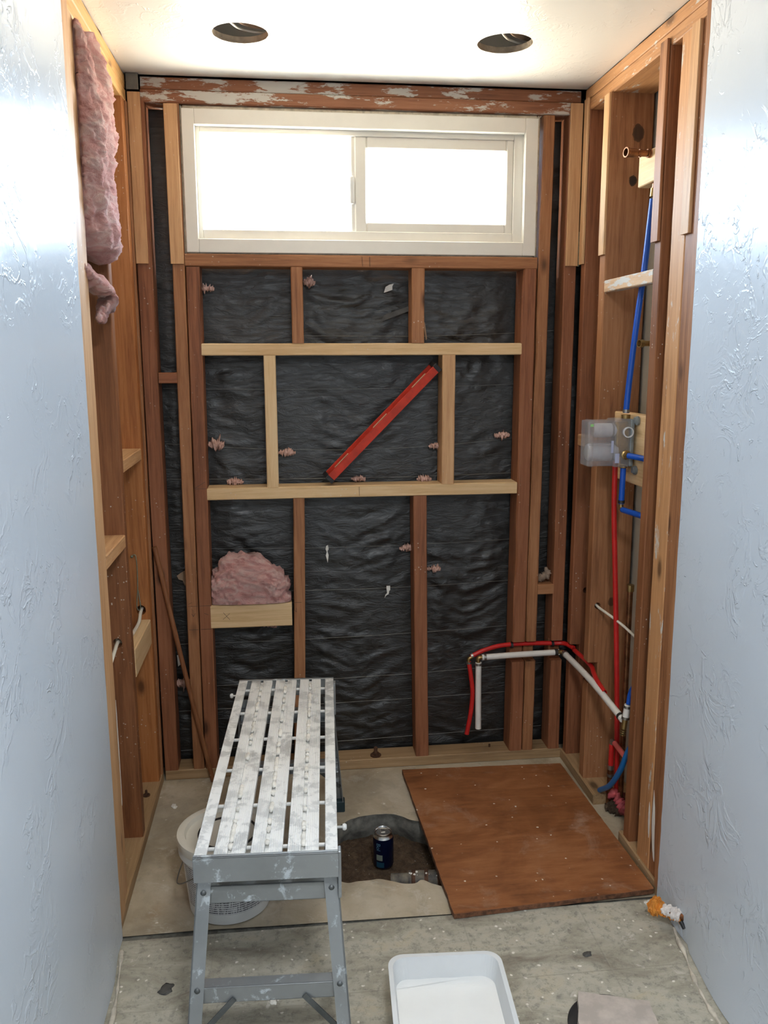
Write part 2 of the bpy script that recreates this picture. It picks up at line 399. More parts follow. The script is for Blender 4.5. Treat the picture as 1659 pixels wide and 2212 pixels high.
M['scrap_dark'] = simple('dark_scrap', (0.09, 0.085, 0.078), 0.7, var=0.3)
M['can_blue'] = simple('navy_can_paint', (0.004, 0.008, 0.040), 0.3, 0.4, var=0.2)
M['can_print'] = simple('pale_blue_print', (0.12, 0.26, 0.36), 0.35, 0.2, var=0.1)
M['can_panel'] = simple('grey_green_print', (0.23, 0.26, 0.21), 0.4, 0.2, var=0.1)
M['can_teal'] = simple('teal_print', (0.015, 0.07, 0.12), 0.35, 0.3, var=0.1)
M['can_metal'] = simple('bright_aluminium', (0.74, 0.72, 0.69), 0.22, 1.0, var=0.1)
M['abs'] = simple('muddy_drain_pipe', (0.20, 0.17, 0.13), 0.7, var=0.6, vscale=25, bmp=0.4, col2=(0.06, 0.055, 0.05))
M['liquid'] = simple('wet_white_compound', (0.84, 0.84, 0.82), 0.25, var=0.03, vscale=9, bmp=0.1)
M['tray'] = simple('blue_white_plastic', (0.70, 0.715, 0.72), 0.4, var=0.06, vscale=6)
M['tape'] = simple('orange_masking', (0.80, 0.30, 0.04), 0.6, var=0.3, vscale=40)
M['tape2'] = simple('pale_tissue', (0.78, 0.72, 0.68), 0.7, var=0.15, vscale=40)
M['tilebit'] = simple('dusty_stone', (0.56, 0.49, 0.43), 0.7, var=0.25, vscale=18, bmp=0.3)
M['rag'] = simple('pink_plastic_scrap', (0.55, 0.09, 0.10), 0.6, var=0.5, vscale=30)
M['lamp'] = None

# ------------------------------------------------------------------ geometry helpers
def link(name, me, mat, parent=None, smooth=False):
    o = bpy.data.objects.new(name, me); COL.objects.link(o)
    if mat is not None: me.materials.append(mat)
    if smooth:
        for p in me.polygons: p.use_smooth = True
    if parent is not None: o.parent = parent
    return o

def from_bm(name, bm, mat, parent=None, smooth=False, loc=None):
    bmesh.ops.recalc_face_normals(bm, faces=bm.faces)
    me = bpy.data.meshes.new(name); bm.to_mesh(me); bm.free()
    o = link(name, me, mat, parent, smooth)
    if loc is not None: o.location = loc
    return o

def thing(name, label, cat, loc=(0, 0, 0), rot=(0, 0, 0), group=None):
    o = bpy.data.objects.new(name, None); COL.objects.link(o)
    o.location = loc; o.rotation_euler = rot; o.empty_display_size = 0.05
    return tag(o, label, cat, group)

def tag(o, label, cat, group=None, kind=None):
    o['label'] = label; o['category'] = cat
    if group: o['group'] = group
    if kind: o['kind'] = kind
    return o

def structure(o):
    o['kind'] = 'structure'
    return o

def add_box(bm, lo, hi, bev=0.0, segs=1):
    r = bmesh.ops.create_cube(bm, size=1.0)
    vs = r['verts']
    for v in vs:
        v.co = Vector([(lo[i]+hi[i])/2 + v.co[i]*(hi[i]-lo[i]) for i in range(3)])
    if bev > 0:
        es = list({e for v in vs for e in v.link_edges})
        bmesh.ops.bevel(bm, geom=es, offset=bev, segments=segs, profile=0.5, affect='EDGES')

def box(name, lo, hi, mat, parent=None, bev=0.002, segs=1, origin=None):
    c = Vector(origin) if origin is not None else Vector([(lo[i]+hi[i])/2 for i in range(3)])
    bm = bmesh.new()
    add_box(bm, [lo[i]-c[i] for i in range(3)], [hi[i]-c[i] for i in range(3)], bev, segs)
    o = from_bm(name, bm, mat, parent); o.location = c
    return o

def smooth_path(pts, n=8):
    pts = [Vector(p) for p in pts]
    if len(pts) < 3: return pts
    out = []
    P = [pts[0]*2-pts[1]] + pts + [pts[-1]*2-pts[-2]]
    for i in range(1, len(P)-2):
        a, b, c, d = P[i-1], P[i], P[i+1], P[i+2]
        for k in range(n):
            t = k/n
            out.append(0.5*((2*b)+(c-a)*t+(2*a-5*b+4*c-d)*t*t+(3*b-a-3*c+d)*t**3))
    out.append(pts[-1])
    return out

def add_tube(bm, path, r, seg=14, caps=True, jit=0.0):
    path = [Vector(p) for p in path]
    rings = []; up = None
    for i, p in enumerate(path):
        d = (path[min(i+1, len(path)-1)] - path[max(i-1, 0)]).normalized()
        if up is None:
            up = d.orthogonal().normalized()
        up = (up - d*up.dot(d)).normalized()
        sd = d.cross(up)
        rr = r[i] if isinstance(r, (list, tuple)) else r
        ring = []
        for k in range(seg):
            a = 2*PI*k/seg
            q = rr*(1+jit*noise.noise(p*40+Vector((k, 0, 0))))
            ring.append(bm.verts.new(p + up*math.cos(a)*q + sd*math.sin(a)*q))
        rings.append(ring)
    for a, b in zip(rings, rings[1:]):
        for k in range(seg):
            bm.faces.new((a[k], a[(k+1) % seg], b[(k+1) % seg], b[k]))
    if caps:
        bm.faces.new(rings[0]); bm.faces.new(rings[-1])

def tube(name, pts, r, mat, parent=None, n=8, seg=14, curve=True, hollow=False):
    bm = bmesh.new()
    path = smooth_path(pts, n) if curve else [Vector(p) for p in pts]
    c = path[0].copy()
    path = [p-c for p in path]
    add_tube(bm, path, r, seg)
    if hollow:      # a bore at both ends
        for a, b in ((path[0], path[1]), (path[-1], path[-2])):
            d = (b-a).normalized()
            f = min(bm.faces, key=lambda f: (f.calc_center_median()-a).length if len(f.verts) == seg else 9)
            r1 = bmesh.ops.inset_region(bm, faces=[f], thickness=r*0.28)
            for v in f.verts: v.co += d*r*2.2
    o = from_bm(name, bm, mat, parent, smooth=True); o.location = c
    m = o.modifiers.new('edge', 'EDGE_SPLIT'); m.split_angle = 0.8
    return o

def add_lathe(bm, prof, seg=32, close=False):
    rings = []
    for r, z in prof:
        if r < 1e-6: rings.append([bm.verts.new((0, 0, z))])
        else: rings.append([bm.verts.new((r*math.cos(2*PI*k/seg), r*math.sin(2*PI*k/seg), z)) for k in range(seg)])
    pr = list(zip(rings, rings[1:]))
    if close: pr.append((rings[-1], rings[0]))
    for a, b in pr:
        for k in range(seg):
            k2 = (k+1) % seg
            if len(a) == 1 and len(b) == 1: continue
            if len(a) == 1: bm.faces.new((a[0], b[k], b[k2]))
            elif len(b) == 1: bm.faces.new((a[k], a[k2], b[0]))
            else: bm.faces.new((a[k], a[k2], b[k2], b[k]))

def lathe(name, prof, mat, parent=None, loc=(0, 0, 0), rot=(0, 0, 0), seg=32, close=False):
    bm = bmesh.new(); add_lathe(bm, prof, seg, close)
    o = from_bm(name, bm, mat, parent, smooth=True)
    o.location = loc; o.rotation_euler = rot
    m = o.modifiers.new('edge', 'EDGE_SPLIT'); m.split_angle = 0.7
    return o

def fbm(p, o=5):
    return noise.fractal(p, 0.9, 2.1, o)

# ------------------------------------------------------------------ lumber
def lumber(name, label, cat, lo, hi, kind='old', axis=None, group=None, lean=(0, 0, 0), wane=0.0, notch=None, knots=(), parent=None):
    """A sawn board filling lo..hi; lean moves the low end of its length; notch = (z0, z1, face axis, sign, depth)."""
    lo, hi = Vector(lo), Vector(hi)
    size = hi-lo
    if axis is None: axis = 'xyz'[max(range(3), key=lambda i: size[i])]
    ai = 'xyz'.index(axis); bi, ci = [i for i in range(3) if i != ai]
    c = (lo+hi)/2
    L, B, D = size[ai], size[bi], size[ci]
    n = max(3, int(L/0.05))
    stops = [i/n*L-L/2 for i in range(n+1)]
    if notch:
        z0, z1 = notch[0]-c[ai], notch[1]-c[ai]
        stops = [s for s in stops if not (z0-0.012 < s < z1+0.012)] + [z0-0.0005, z0, z1, z1+0.0005]
        stops.sort()
    seed = Vector((random.random()*50, random.random()*50, random.random()*50))
    ch = min(0.0028, B*0.2, D*0.2)
    bm = bmesh.new(); rings = []
    for s in stops:
        t = (s+L/2)/L
        bow = 0.0012*math.sin(t*PI)*(1 if seed.x > 25 else -1) if L > 0.6 else 0
        cut = notch is not None and z0 <= s <= z1
        ring = []
        hb, hd = B/2, D/2
        cs = [(-hb+ch, -hd), (hb-ch, -hd), (hb, -hd+ch), (hb, hd-ch), (hb-ch, hd), (-hb+ch, hd), (-hb, hd-ch), (-hb, -hd+ch)]
        for k, (u, v) in enumerate(cs):
            p = [0, 0, 0]; p[ai] = s; p[bi] = u; p[ci] = v
            j = 0.0007*noise.noise(Vector((s*9, k*3.1, 0))+seed)
            p[bi] += bow + (j if u > 0 else -j); p[ci] += (j if v > 0 else -j)
            if wane and k in (7, 0):
                w = max(0.0, noise.noise(Vector((s*5, 0.3, 0))+seed)+0.25)*wane
                p[bi] += w*0.9 if k == 7 else w*1.4
                p[ci] += w*1.2 if k == 7 else 0
            if cut:
                na = notch[2]
                if notch[3] < 0 and p[na] < 0: p[na] += notch[4]
                if notch[3] > 0 and p[na] > 0: p[na] -= notch[4]
            for q in range(3): p[q] += lean[q]*(0.5-t)
            ring.append(bm.verts.new(p))
        rings.append(ring)
    for a, b in zip(rings, rings[1:]):
        for k in range(8):
            bm.faces.new((a[k], a[(k+1) % 8], b[(k+1) % 8], b[k]))
    bm.faces.new(rings[0]); bm.faces.new(rings[-1])
    o = from_bm(name, bm, wood(kind, axis, knots), parent)
    o.location = c
    return tag(o, label, cat, group)

# ------------------------------------------------------------------ the setting
HOLE = [(0.575, -0.50), (0.590, -0.44), (0.625, -0.395), (0.668, -0.352), (0.705, -0.338), (0.752, -0.330), (0.800, -0.331), (0.842, -0.348),
        (0.872, -0.378), (0.905, -0.392), (0.960, -0.42), (1.03, -0.47), (1.06, -0.56), (1.03, -0.66), (0.975, -0.735), (0.930, -0.752), (0.890, -0.738),
        (0.862, -0.716), (0.833, -0.726), (0.800, -0.722), (0.762, -0.706), (0.724, -0.694), (0.69, -0.696), (0.648, -0.702), (0.61, -0.690), (0.578, -0.65), (0.566, -0.57)]
def dense_hole():
    pts = smooth_path([Vector((x, y, 0)) for x, y in HOLE+[HOLE[0]]], 6)[:-1]
    return [Vector((p.x+0.004*noise.noise(p*38), p.y+0.005*noise.noise(p*34+Vector((9, 0, 0))), 0)) for p in pts]

def build_floor():
    bm = bmesh.new()
    ys = -0.868
    outer = [(-0.12, ys), (0.2, ys+0.004), (0.45, ys-0.003), (0.62, ys-0.006), (0.9, ys-0.012), (1.2, ys-0.010), (W+0.17, ys-0.006), (W+0.17, 0.14), (-0.12, 0.14)]
    ov = [bm.verts.new((x, y, 0)) for x, y in outer]
    hole = dense_hole()
    hv = [bm.verts.new(p) for p in hole]
    es = [bm.edges.new((ov[i], ov[(i+1) % len(ov)])) for i in range(len(ov))]
    es += [bm.edges.new((hv[i], hv[(i+1) % len(hv)])) for i in range(len(hv))]
    bmesh.ops.triangle_fill(bm, use_beauty=True, edges=es)
    for f in list(bm.faces):        # the fill also covers the hole in some versions
        if all(v in set(hv) for v in f.verts):
            c = f.calc_center_median()
            if inside(c, hole): bm.faces.remove(f)
    for f in bm.faces:
        if f.normal.z < 0: f.normal_flip()
    me = bpy.data.meshes.new('floor'); bm.to_mesh(me); bm.free()
    structure(link('floor', me, M['concrete']))
    # broken edge of the slab around the hole
    bm = bmesh.new(); rings = []
    for lvl, (z, out) in enumerate([(0, 0), (-0.018, 0.004), (-0.040, -0.003), (-0.062, 0.007), (-0.085, 0.016), (-0.115, 0.034), (-0.2, 0.06)]):
        ring = []
        c = Vector((0.80, -0.54, 0))
        for p in hole:
            d = (p-c).normalized()
            j = 0 if lvl == 0 else 0.010*noise.noise(Vector((p.x*26, p.y*26, z*50)))
            ring.append(bm.verts.new(p + d*(out+j) + Vector((0, 0, z))))
        rings.append(ring)
    n = len(hole)
    for a, b in zip(rings, rings[1:]):
        for k in range(n): bm.faces.new((a[k], a[(k+1) % n], b[(k+1) % n], b[k]))
    structure(from_bm('floor', bm, M['slab_edge'], smooth=True))
    # tiled part, the mortar bed left between it and the slab
    bm = bmesh.new(); add_box(bm, (-0.12, BACK-0.1, -0.05), (W+0.12, -0.888, 0.004), 0.002)
    structure(from_bm('floor', bm, M['tile']))
    bm = bmesh.new(); add_box(bm, (-0.12, -0.90, -0.06), (W+0.12, -0.85, -0.006))
    structure(from_bm('floor', bm, M['mortar']))
    bm = bmesh.new(); add_box(bm, (-0.14, BACK-0.1, -0.50), (W+0.19, 0.17, -0.42))     # ground box added under it all, blocking light from below
    structure(from_bm('floor', bm, M['mortar']))

def inside(p, poly):
    r = False; j = len(poly)-1
    for i in range(len(poly)):
        a, b = poly[i], poly[j]
        if (a.y > p.y) != (b.y > p.y) and p.x < (b.x-a.x)*(p.y-a.y)/(b.y-a.y)+a.x: r = not r
        j = i
    return r
build_floor()

def build_soil():
    bm = bmesh.new(); nx, ny = 120, 100
    g = {}
    for i in range(nx+1):
        for j in range(ny+1):
            x = 0.50+0.64*i/nx; y = -0.82+0.56*j/ny
            p = Vector((x, y, 0))
            z = -0.083 + 0.014*fbm(p*9) + 0.008*fbm(p*45, 4) - 0.03*max(0, (x-0.86)/0.2)
            g[i, j] = bm.verts.new((x-0.8, y+0.54, z+0.08))
    for i in range(nx):
        for j in range(ny): bm.faces.new((g[i, j], g[i+1, j], g[i+1, j+1], g[i, j+1]))
    o = from_bm('soil', bm, M['soil'], smooth=True); o.location = (0.8, -0.54, -0.08)
    tag(o, 'dark crumbly soil at the bottom of the hole broken through the slab', 'soil', kind='stuff')
build_soil()

HOLES = [(0.3845, -0.385, 0.078), (1.143, -0.387, 0.080)]
def build_ceiling():
    bm = bmesh.new()
    x0, x1, y0, y1 = -0.004, W+0.004, BACK-0.1, 0.004
    outer = []
    for i in range(60): outer.append((x0+0.004*noise.noise(Vector((i*0.9, 0, 3))), y0+(y1-y0)*i/60))
    for i in range(30): outer.append((x0+(x1-x0)*i/30, y1))
    for i in range(60): outer.append((x1+0.004*noise.noise(Vector((i*0.9, 5, 3))), y1+(y0-y1)*i/60))
    outer.append((x1, y0))
    loops = [[bm.verts.new((x, y, H)) for x, y in outer]]
    rims = []
    for k, (cx, cy, r) in enumerate(HOLES):
        ring = []
        for i in range(56):
            a = 2*PI*i/56
            rr = r*(1+0.018*noise.noise(Vector((math.cos(a)*5, math.sin(a)*5, k*9)))+0.008*noise.noise(Vector((a*7, k, 2))))
            ring.append(bm.verts.new((cx+rr*math.cos(a), cy+rr*math.sin(a), H)))
        loops.append(ring); rims.append(ring)
    es = []
    for lp in loops:
        es += [bm.edges.new((lp[i], lp[(i+1) % len(lp)])) for i in range(len(lp))]
    bmesh.ops.triangle_fill(bm, use_beauty=True, edges=es)
    for f in list(bm.faces):
        c = f.calc_center_median()
        if any((Vector((cx, cy, H))-c).length < r*0.9 and all((v.co-Vector((cx, cy, H))).length < r*1.1 for v in f.verts) for cx, cy, r in HOLES): bm.faces.remove(f)
    me = bpy.data.meshes.new('ceiling'); bm.to_mesh(me); bm.free()
    structure(link('ceiling', me, M['ceil']))
    bm = bmesh.new()
    for k, (cx, cy, r) in enumerate(HOLES):
        prev = None; rings = []
        for z, gr in ((H, 0), (H+0.008, 0.0015), (H+0.018, 0.001)):
            rings.append([bm.verts.new((cx+(r*(1+0.018*noise.noise(Vector((math.cos(2*PI*i/56)*5, math.sin(2*PI*i/56)*5, k*9)))+0.008*noise.noise(Vector((2*PI*i/56*7, k, 2))))+gr+(0.002*noise.noise(Vector((i*0.8, k, z*99))) if z > H else 0))*math.cos(2*PI*i/56),
                                       cy+(r*(1+0.018*noise.noise(Vector((math.cos(2*PI*i/56)*5, math.sin(2*PI*i/56)*5, k*9)))+0.008*noise.noise(Vector((2*PI*i/56*7, k, 2))))+gr)*math.sin(2*PI*i/56), z)) for i in range(56)])
        for a, b in zip(rings, rings[1:]):
            for i in range(56): bm.faces.new((a[i], a[(i+1) % 56], b[(i+1) % 56], b[i]))
    structure(from_bm('ceiling', bm, M['gypsum']))
    # attic space over it
    bm = bmesh.new()
    add_box(bm, (-0.3, BACK-0.2, 2.80), (W+0.36, 0.3, 2.84))
    for i in range(7):
        y = -0.12-0.6*i
        add_box(bm, (-0.3, y-0.04, 2.62), (W+0.3, y, 2.80))
    structure(from_bm('ceiling', bm, simple('attic_boards', (0.23, 0.20, 0.16), 0.9, var=0.4)))
    bm = bmesh.new()
    add_box(bm, (-0.32, BACK-0.2, 2.40), (-0.12, 0.32, 2.84)); add_box(bm, (W+0.17, BACK-0.2, 2.40), (W+0.37, 0.32, 2.84))
    add_box(bm, (-0.32, 0.14, 2.44), (W+0.37, 0.32, 2.84)); add_box(bm, (-0.32, BACK-0.22, 2.40), (W+0.37, BACK-0.02, 2.84))
    structure(from_bm('wall_attic', bm, M['room']))
build_ceiling()

def build_drywall():
    # left sheet
    bm = bmesh.new(); g = {}
    ny, nz = 60, 50
    def face(side, x, yend, flip):
        g = {}
        for i in range(ny+1):
            t = i/ny; y = yend + (BACK-yend)*t**1.6
            for j in range(nz+1):
                z = 0.006+(H-0.006)*(j/nz)**1.4
                dx = 0.0015*noise.noise(Vector((y*2.2, z*2.2, side*7)))
                yy = y + (0.004*noise.noise(Vector((0, z*24, side))) if i == 0 else 0)
                if side > 0:      # the foot of the right sheet is pushed out and creased
                    k = max(0, 1-z/0.24)**1.5*math.exp(-((y+1.33)/0.20)**2)
                    dx += -0.030*k
                    k2 = max(0, 1-abs(y+1.08)/0.03)*max(0, 1-z/0.14)
                    dx += 0.010*k2
                else:
                    dx += 0.012*max(0, 1-z/0.12)*max(0, min(1, (-0.95-y)/0.1))
                g[i, j] = bm.verts.new((x+dx, yy, z))
        for i in range(ny):
            for j in range(nz): bm.faces.new((g[i, j], g[i+1, j], g[i+1, j+1], g[i, j+1]))
    face(-1, 0.014, -0.882, False)
    structure(from_bm('wall_left', bm, M['wall'], smooth=True))
    bm = bmesh.new(); face(1, W-0.016, -0.900, True)
    structure(from_bm('wall_right', bm, M['wall'], smooth=True))
    # cut edges of the sheets
    for side, x0, x1, y in ((-1, 0.0, 0.0110, -0.887), (1, W-0.0130, W, -0.905)):
        bm = bmesh.new(); add_box(bm, (x0, y-0.03, 0.006), (x1, y, H), 0.0)
        bmesh.ops.subdivide_edges(bm, edges=[e for e in bm.edges if abs(e.verts[0].co.z-e.verts[1].co.z) > 1], cuts=90)
        for v in bm.verts: v.co.y += 0.004*noise.noise(Vector((0, v.co.z*24, side)))
        structure(from_bm('wall_left' if side < 0 else 'wall_right', bm, M['gypsum']))
    # outer boards closing the stud bays, solid parts behind the sheets
    def wallbox(name, lo, hi, mat):
        bm = bmesh.new(); add_box(bm, lo, hi); structure(from_bm(name, bm, mat))
    wallbox('wall_left', (-0.14, -0.90, -0.45), (-0.105, 0.14, 2.46), M['panel'])
    wallbox('wall_left', (-0.14, BACK-0.1, -0.45), (-0.002, -0.90, 2.46), M['room'])
    wallbox('wall_right', (W+0.148, -0.93, -0.45), (W+0.19, 0.14, 2.46), M['panel'])
    wallbox('wall_right', (W+0.002, BACK-0.1, -0.45), (W+0.19, -0.93, 2.46), M['room'])
    wallbox('wall_front', (-0.14, BACK-0.12, -0.45), (W+0.19, BACK, 2.46), M['room'])
    # outside sheathing with the window opening
    for lo, hi in (((-0.14, 0.14, -0.45), (0.165, 0.17, 2.5)), ((1.375, 0.14, -0.45), (W+0.19, 0.17, 2.5)),
                   ((0.165, 0.14, -0.45), (1.375, 0.17, 1.885)), ((0.165, 0.14, 2.345), (1.375, 0.17, 2.5))):
        wallbox('wall_back', lo, hi, M['room'])
build_drywall()

def build_paper():
    bm = bmesh.new()
    x0, x1, z0, z1 = -0.10, W+0.146, 0.0, 2.44
    nx, nz = 210, 300
    studs = [0.03, 0.14, 0.185, 0.52, 0.96, 1.34, 1.39, 1.50]
    g = {}
    for i in range(nx+1):
        for j in range(nz+1):
            x = x0+(x1-x0)*i/nx; z = z0+(z1-z0)*j/nz
            near = min(abs(x-s) for s in studs)
            k = min(1.0, max(0.0, (near-0.02)/0.07))
            # sagging folds that run across each bay and droop in its middle
            wx = x+0.05*noise.noise(Vector((x*5, z*5, 4.4))); wz = z+0.035*noise.noise(Vector((x*6, z*6, 7.7)))
            w1 = noise.noise(Vector((wx*4.2, wz*13+near*5.0, 1.7)))
            w2 = noise.noise(Vector((wx*10+2, wz*27+near*8, 5.1)))
            w3 = noise.noise(Vector((x*2.2, z*3.0, 9.3)))
            w4 = noise.noise(Vector((wx*24+2, wz*50+near*9, 2.1)))
            gate = 0.55+0.9*noise.noise(Vector((x*3.1, z*3.3, 3.9)))
            gate = min(1.3, max(0.15, gate))
            cr = (1-min(1, abs(noise.noise(Vector((wx*5.5+7, wz*20+near*6, 8.8))))*3.2))**2 + 0.6*(1-min(1, abs(noise.noise(Vector((wx*13+1, wz*44+near*9, 6.1))))*3.0))**2
            y = 0.110 - k*(0.006*cr*gate+0.012*abs(w1)*gate+0.011*w2*gate+0.008*w3+0.0048*w4*gate)
            g[i, j] = bm.verts.new((x, min(y, 0.118), z))
    for i in range(nx):
        for j in range(nz):
            x = x0+(x1-x0)*(i+.5)/nx; z = z0+(z1-z0)*(j+.5)/nz
            if 0.15 < x < 1.385 and z > 1.875: continue
            bm.faces.new((g[i, j], g[i+1, j], g[i+1, j+1], g[i, j+1]))
    bmesh.ops.delete(bm, geom=[v for v in bm.verts if not v.link_faces], context='VERTS')
    structure(from_bm('wall_back', bm, M['paper'], smooth=True))
build_paper()

def build_beads():
    for nm, pts, r in (('trim_1', [(0.020, -0.93, 0.004), (0.030, -1.02, 0.006), (0.040, -1.12, 0.008), (0.044, -1.25, 0.008), (0.046, -1.6, 0.008), (0.046, -2.2, 0.008)], 0.013),
                       ('trim_2', [(1.508, -1.02, 0.004), (1.496, -1.07, 0.008), (1.490, -1.12, 0.006), (1.470, -1.22, 0.004), (1.462, -1.35, 0.006), (1.470, -1.55, 0.008), (1.495, -2.0, 0.008)], 0.012)):
        path = smooth_path([Vector(p) for p in pts], 24)
        bm = bmesh.new()
        rr = [r*0.55*(0.75+0.9*noise.noise(p*16)+0.4*noise.noise(p*50)) for p in path]
        add_tube(bm, path, [max(0.002, q) for q in rr], 12, jit=0.5)
        structure(from_bm(nm, bm, M['bead'], smooth=True))
M['bead'] = simple('rough_plaster', (0.66, 0.60, 0.50), 0.85, var=0.35, vscale=30, bmp=0.6)
build_beads()

# ------------------------------------------------------------------ window
def build_window():
    t = bpy.data.objects.new('window_1', None); COL.objects.link(t); t.location = (0.77, 0.02, 1.89)
    structure(t)
    O = Vector(t.location)
    def ring(name, ox0, oz0, ox1, oz1, ix0, iz0, ix1, iz1, y0, y1, mat, bev=0.002):
        bm = bmesh.new()
        for lo, hi in (((ox0, y0, oz0), (ix0, y1, oz1)), ((ix1, y0, oz0), (ox1, y1, oz1)),
                       ((ix0, y0, oz0), (ix1, y1, iz0)), ((ix0, y0, iz1), (ix1, y1, oz1))):
            add_box(bm, [lo[i]-O[i] for i in range(3)], [hi[i]-O[i] for i in range(3)], bev)
        return from_bm(name, bm, mat, t)
    ring('caulk', 0.1635, 1.8885, 1.3745, 2.3555, 0.173, 1.896, 1.365, 2.340, 0.012, 0.10, M['caulk'], 0.004)
    ring('frame', 0.171, 1.893, 1.367, 2.344, 0.212, 1.938, 1.322, 2.295, 0.004, 0.11, M['vinyl'])
    ring('frame_stop', 0.208, 1.934, 1.326, 2.299, 0.227, 1.971, 1.290, 2.278, 0.030, 0.11, M['vinyl'])
    ring('sash', 0.738, 1.968, 1.292, 2.281, 0.779, 2.003, 1.264, 2.241, 0.036, 0.075, M['vinyl'], 0.004)
    bm = bmesh.new(); add_box(bm, (0.726-O.x, 0.040-O.y, 1.970-O.z), (0.742-O.x, 0.072-O.y, 2.280-O.z), 0.002)
    from_bm('meeting_rail', bm, M['vinyl'], t)
    bm = bmesh.new(); add_box(bm, (0.720-O.x, 0.022-O.y, 2.06-O.z), (0.736-O.x, 0.042-O.y, 2.15-O.z), 0.005, 2)
    from_bm('latch', bm, M['plastic'], t)
    for x0, x1, z0, z1, y in ((0.22, 0.735, 1.965, 2.285, 0.088), (0.775, 1.27, 2.00, 2.245, 0.058)):
        bm = bmesh.new(); add_box(bm, (x0-O.x, y-O.y, z0-O.z), (x1-O.x, y+0.004-O.y, z1-O.z))
        from_bm('pane', bm, M['glass'], t)
build_window()

# ------------------------------------------------------------------ framing of the back wall (stud faces at y = 0)
Y0, Y1 = 0.0, 0.089
P = 0.039
def back(name, label, cat, x0, x1, z0, z1, kind='old', y0=Y0, y1=Y1, **k):
    return lumber(name, label, cat, (x0, y0, z0), (x1, y1, z1), kind, **k)

back('sole_plate', 'weathered bottom plate lying on the slab along the back wall', 'wood plate', 0.012, 1.523, 0.0, P, 'sole', axis='x')
back('top_plate', 'dark topmost plate with scraped white paint just under the ceiling', 'wood plate', 0.046, 1.515, 2.398, 2.437, 'paint', y0=0.012, axis='x')
back('top_plate', 'paint-scraped plate directly above the white window', 'wood plate', 0.046, 1.483, 2.357, 2.396, 'paint', axis='x')
back('stud', 'dark corner stud at the left end of the black papered wall', 'wood stud', 0.009, 0.058, P, 2.385, 'red', lean=(0.002, 0, 0))
back('stud', 'full-height warm brown stud immediately left of the window', 'wood stud', 0.120, 0.160, P, 2.356, 'old', lean=(-0.012, 0, 0))
back('jack_stud', 'reddish stud under the left end of the window sill', 'wood stud', 0.162, 0.207, P, 1.846, 'red', lean=(-0.008, 0, 0))
back('jack_stud', 'rough-edged stud under the right end of the window sill', 'wood stud', 1.320, 1.370, P, 1.849, 'red', lean=(-0.006, 0, 0), wane=0.012, notch=(0.402, 0.480, 1, -1, 0.036))
back('stud', 'full-height stud immediately right of the window', 'wood stud', 1.376, 1.417, P, 2.354, 'old', lean=(-0.012, 0, 0), notch=(0.402, 0.480, 1, -1, 0.036), wane=0.006)
back('stud', 'corner stud at the right end of the black papered wall', 'wood stud', 1.473, 1.517, P, 2.395, 'red', notch=(0.402, 0.480, 1, -1, 0.036))
back('window_sill_plate', 'horizontal brown sill board right below the white window', 'wood sill', 0.164, 1.374, 1.848, 1.888, 'old', axis='x')
back('cripple_stud', 'short reddish stud below the sill, left of two', 'wood stud', 0.515, 0.555, 1.594, 1.848, 'old')
back('cripple_stud', 'short reddish stud below the sill, right of two', 'wood stud', 0.931, 0.975, 1.594, 1.848, 'old')
back('blocking', 'upper pale pine crosspiece below the window', 'wood crosspiece', 0.206, 1.326, 1.553, 1.594, 'pine', axis='x')
back('cripple_stud', 'pale pine short stud left of the red level', 'wood stud', 0.415, 0.456, 1.093, 1.553, 'pine')
back('cripple_stud', 'pale pine short stud the red level leans on', 'wood stud', 1.041, 1.087, 1.093, 1.553, 'tan')
back('blocking', 'lower pale pine crosspiece the red level stands on', 'wood crosspiece', 0.205, 1.322, 1.052, 1.094, 'pine', axis='x')
back('stud', 'brown lower stud right of the pile of pink insulation', 'wood stud', 0.497, 0.537, P, 1.052, 'old', lean=(-0.018, 0, 0))
back('stud', 'reddish lower stud rising behind the blue can', 'wood stud', 0.945, 0.994, P, 1.052, 'red', lean=(0.014, 0, 0))
back('blocking', 'pale board on edge carrying the pile of pink insulation', 'wood crosspiece', 0.200, 0.492, 0.581, 0.668, 'pine', y0=0.0, y1=0.04, axis='x')
back('blocking', 'small brown block high in the narrow bay left of the window studs', 'wood block', 0.059, 0.121, 1.460, 1.496, 'red', axis='x')
back('blocking', 'small brown block in the narrow bay at the right above the red pipe', 'wood block', 1.412, 1.474, 0.664, 0.703, 'old', axis='x')
def furring(label, lo, hi, kind='tan'):
    lumber('furring_strip', label, 'wood strip', lo, hi, kind)
furring('upper strip nailed on the left corner stud of the papered wall', (0.006, -0.010, 1.854), (0.046, -0.0005, 2.384), 'tan')
furring('thin strip nailed on the stud left of the window', (0.118, -0.010, 1.854), (0.161, -0.0005, 2.352), 'tan')
furring('upper strip nailed on the right corner stud of the papered wall', (1.474, -0.010, 1.859), (1.518, -0.0005, 2.392), 'tan')

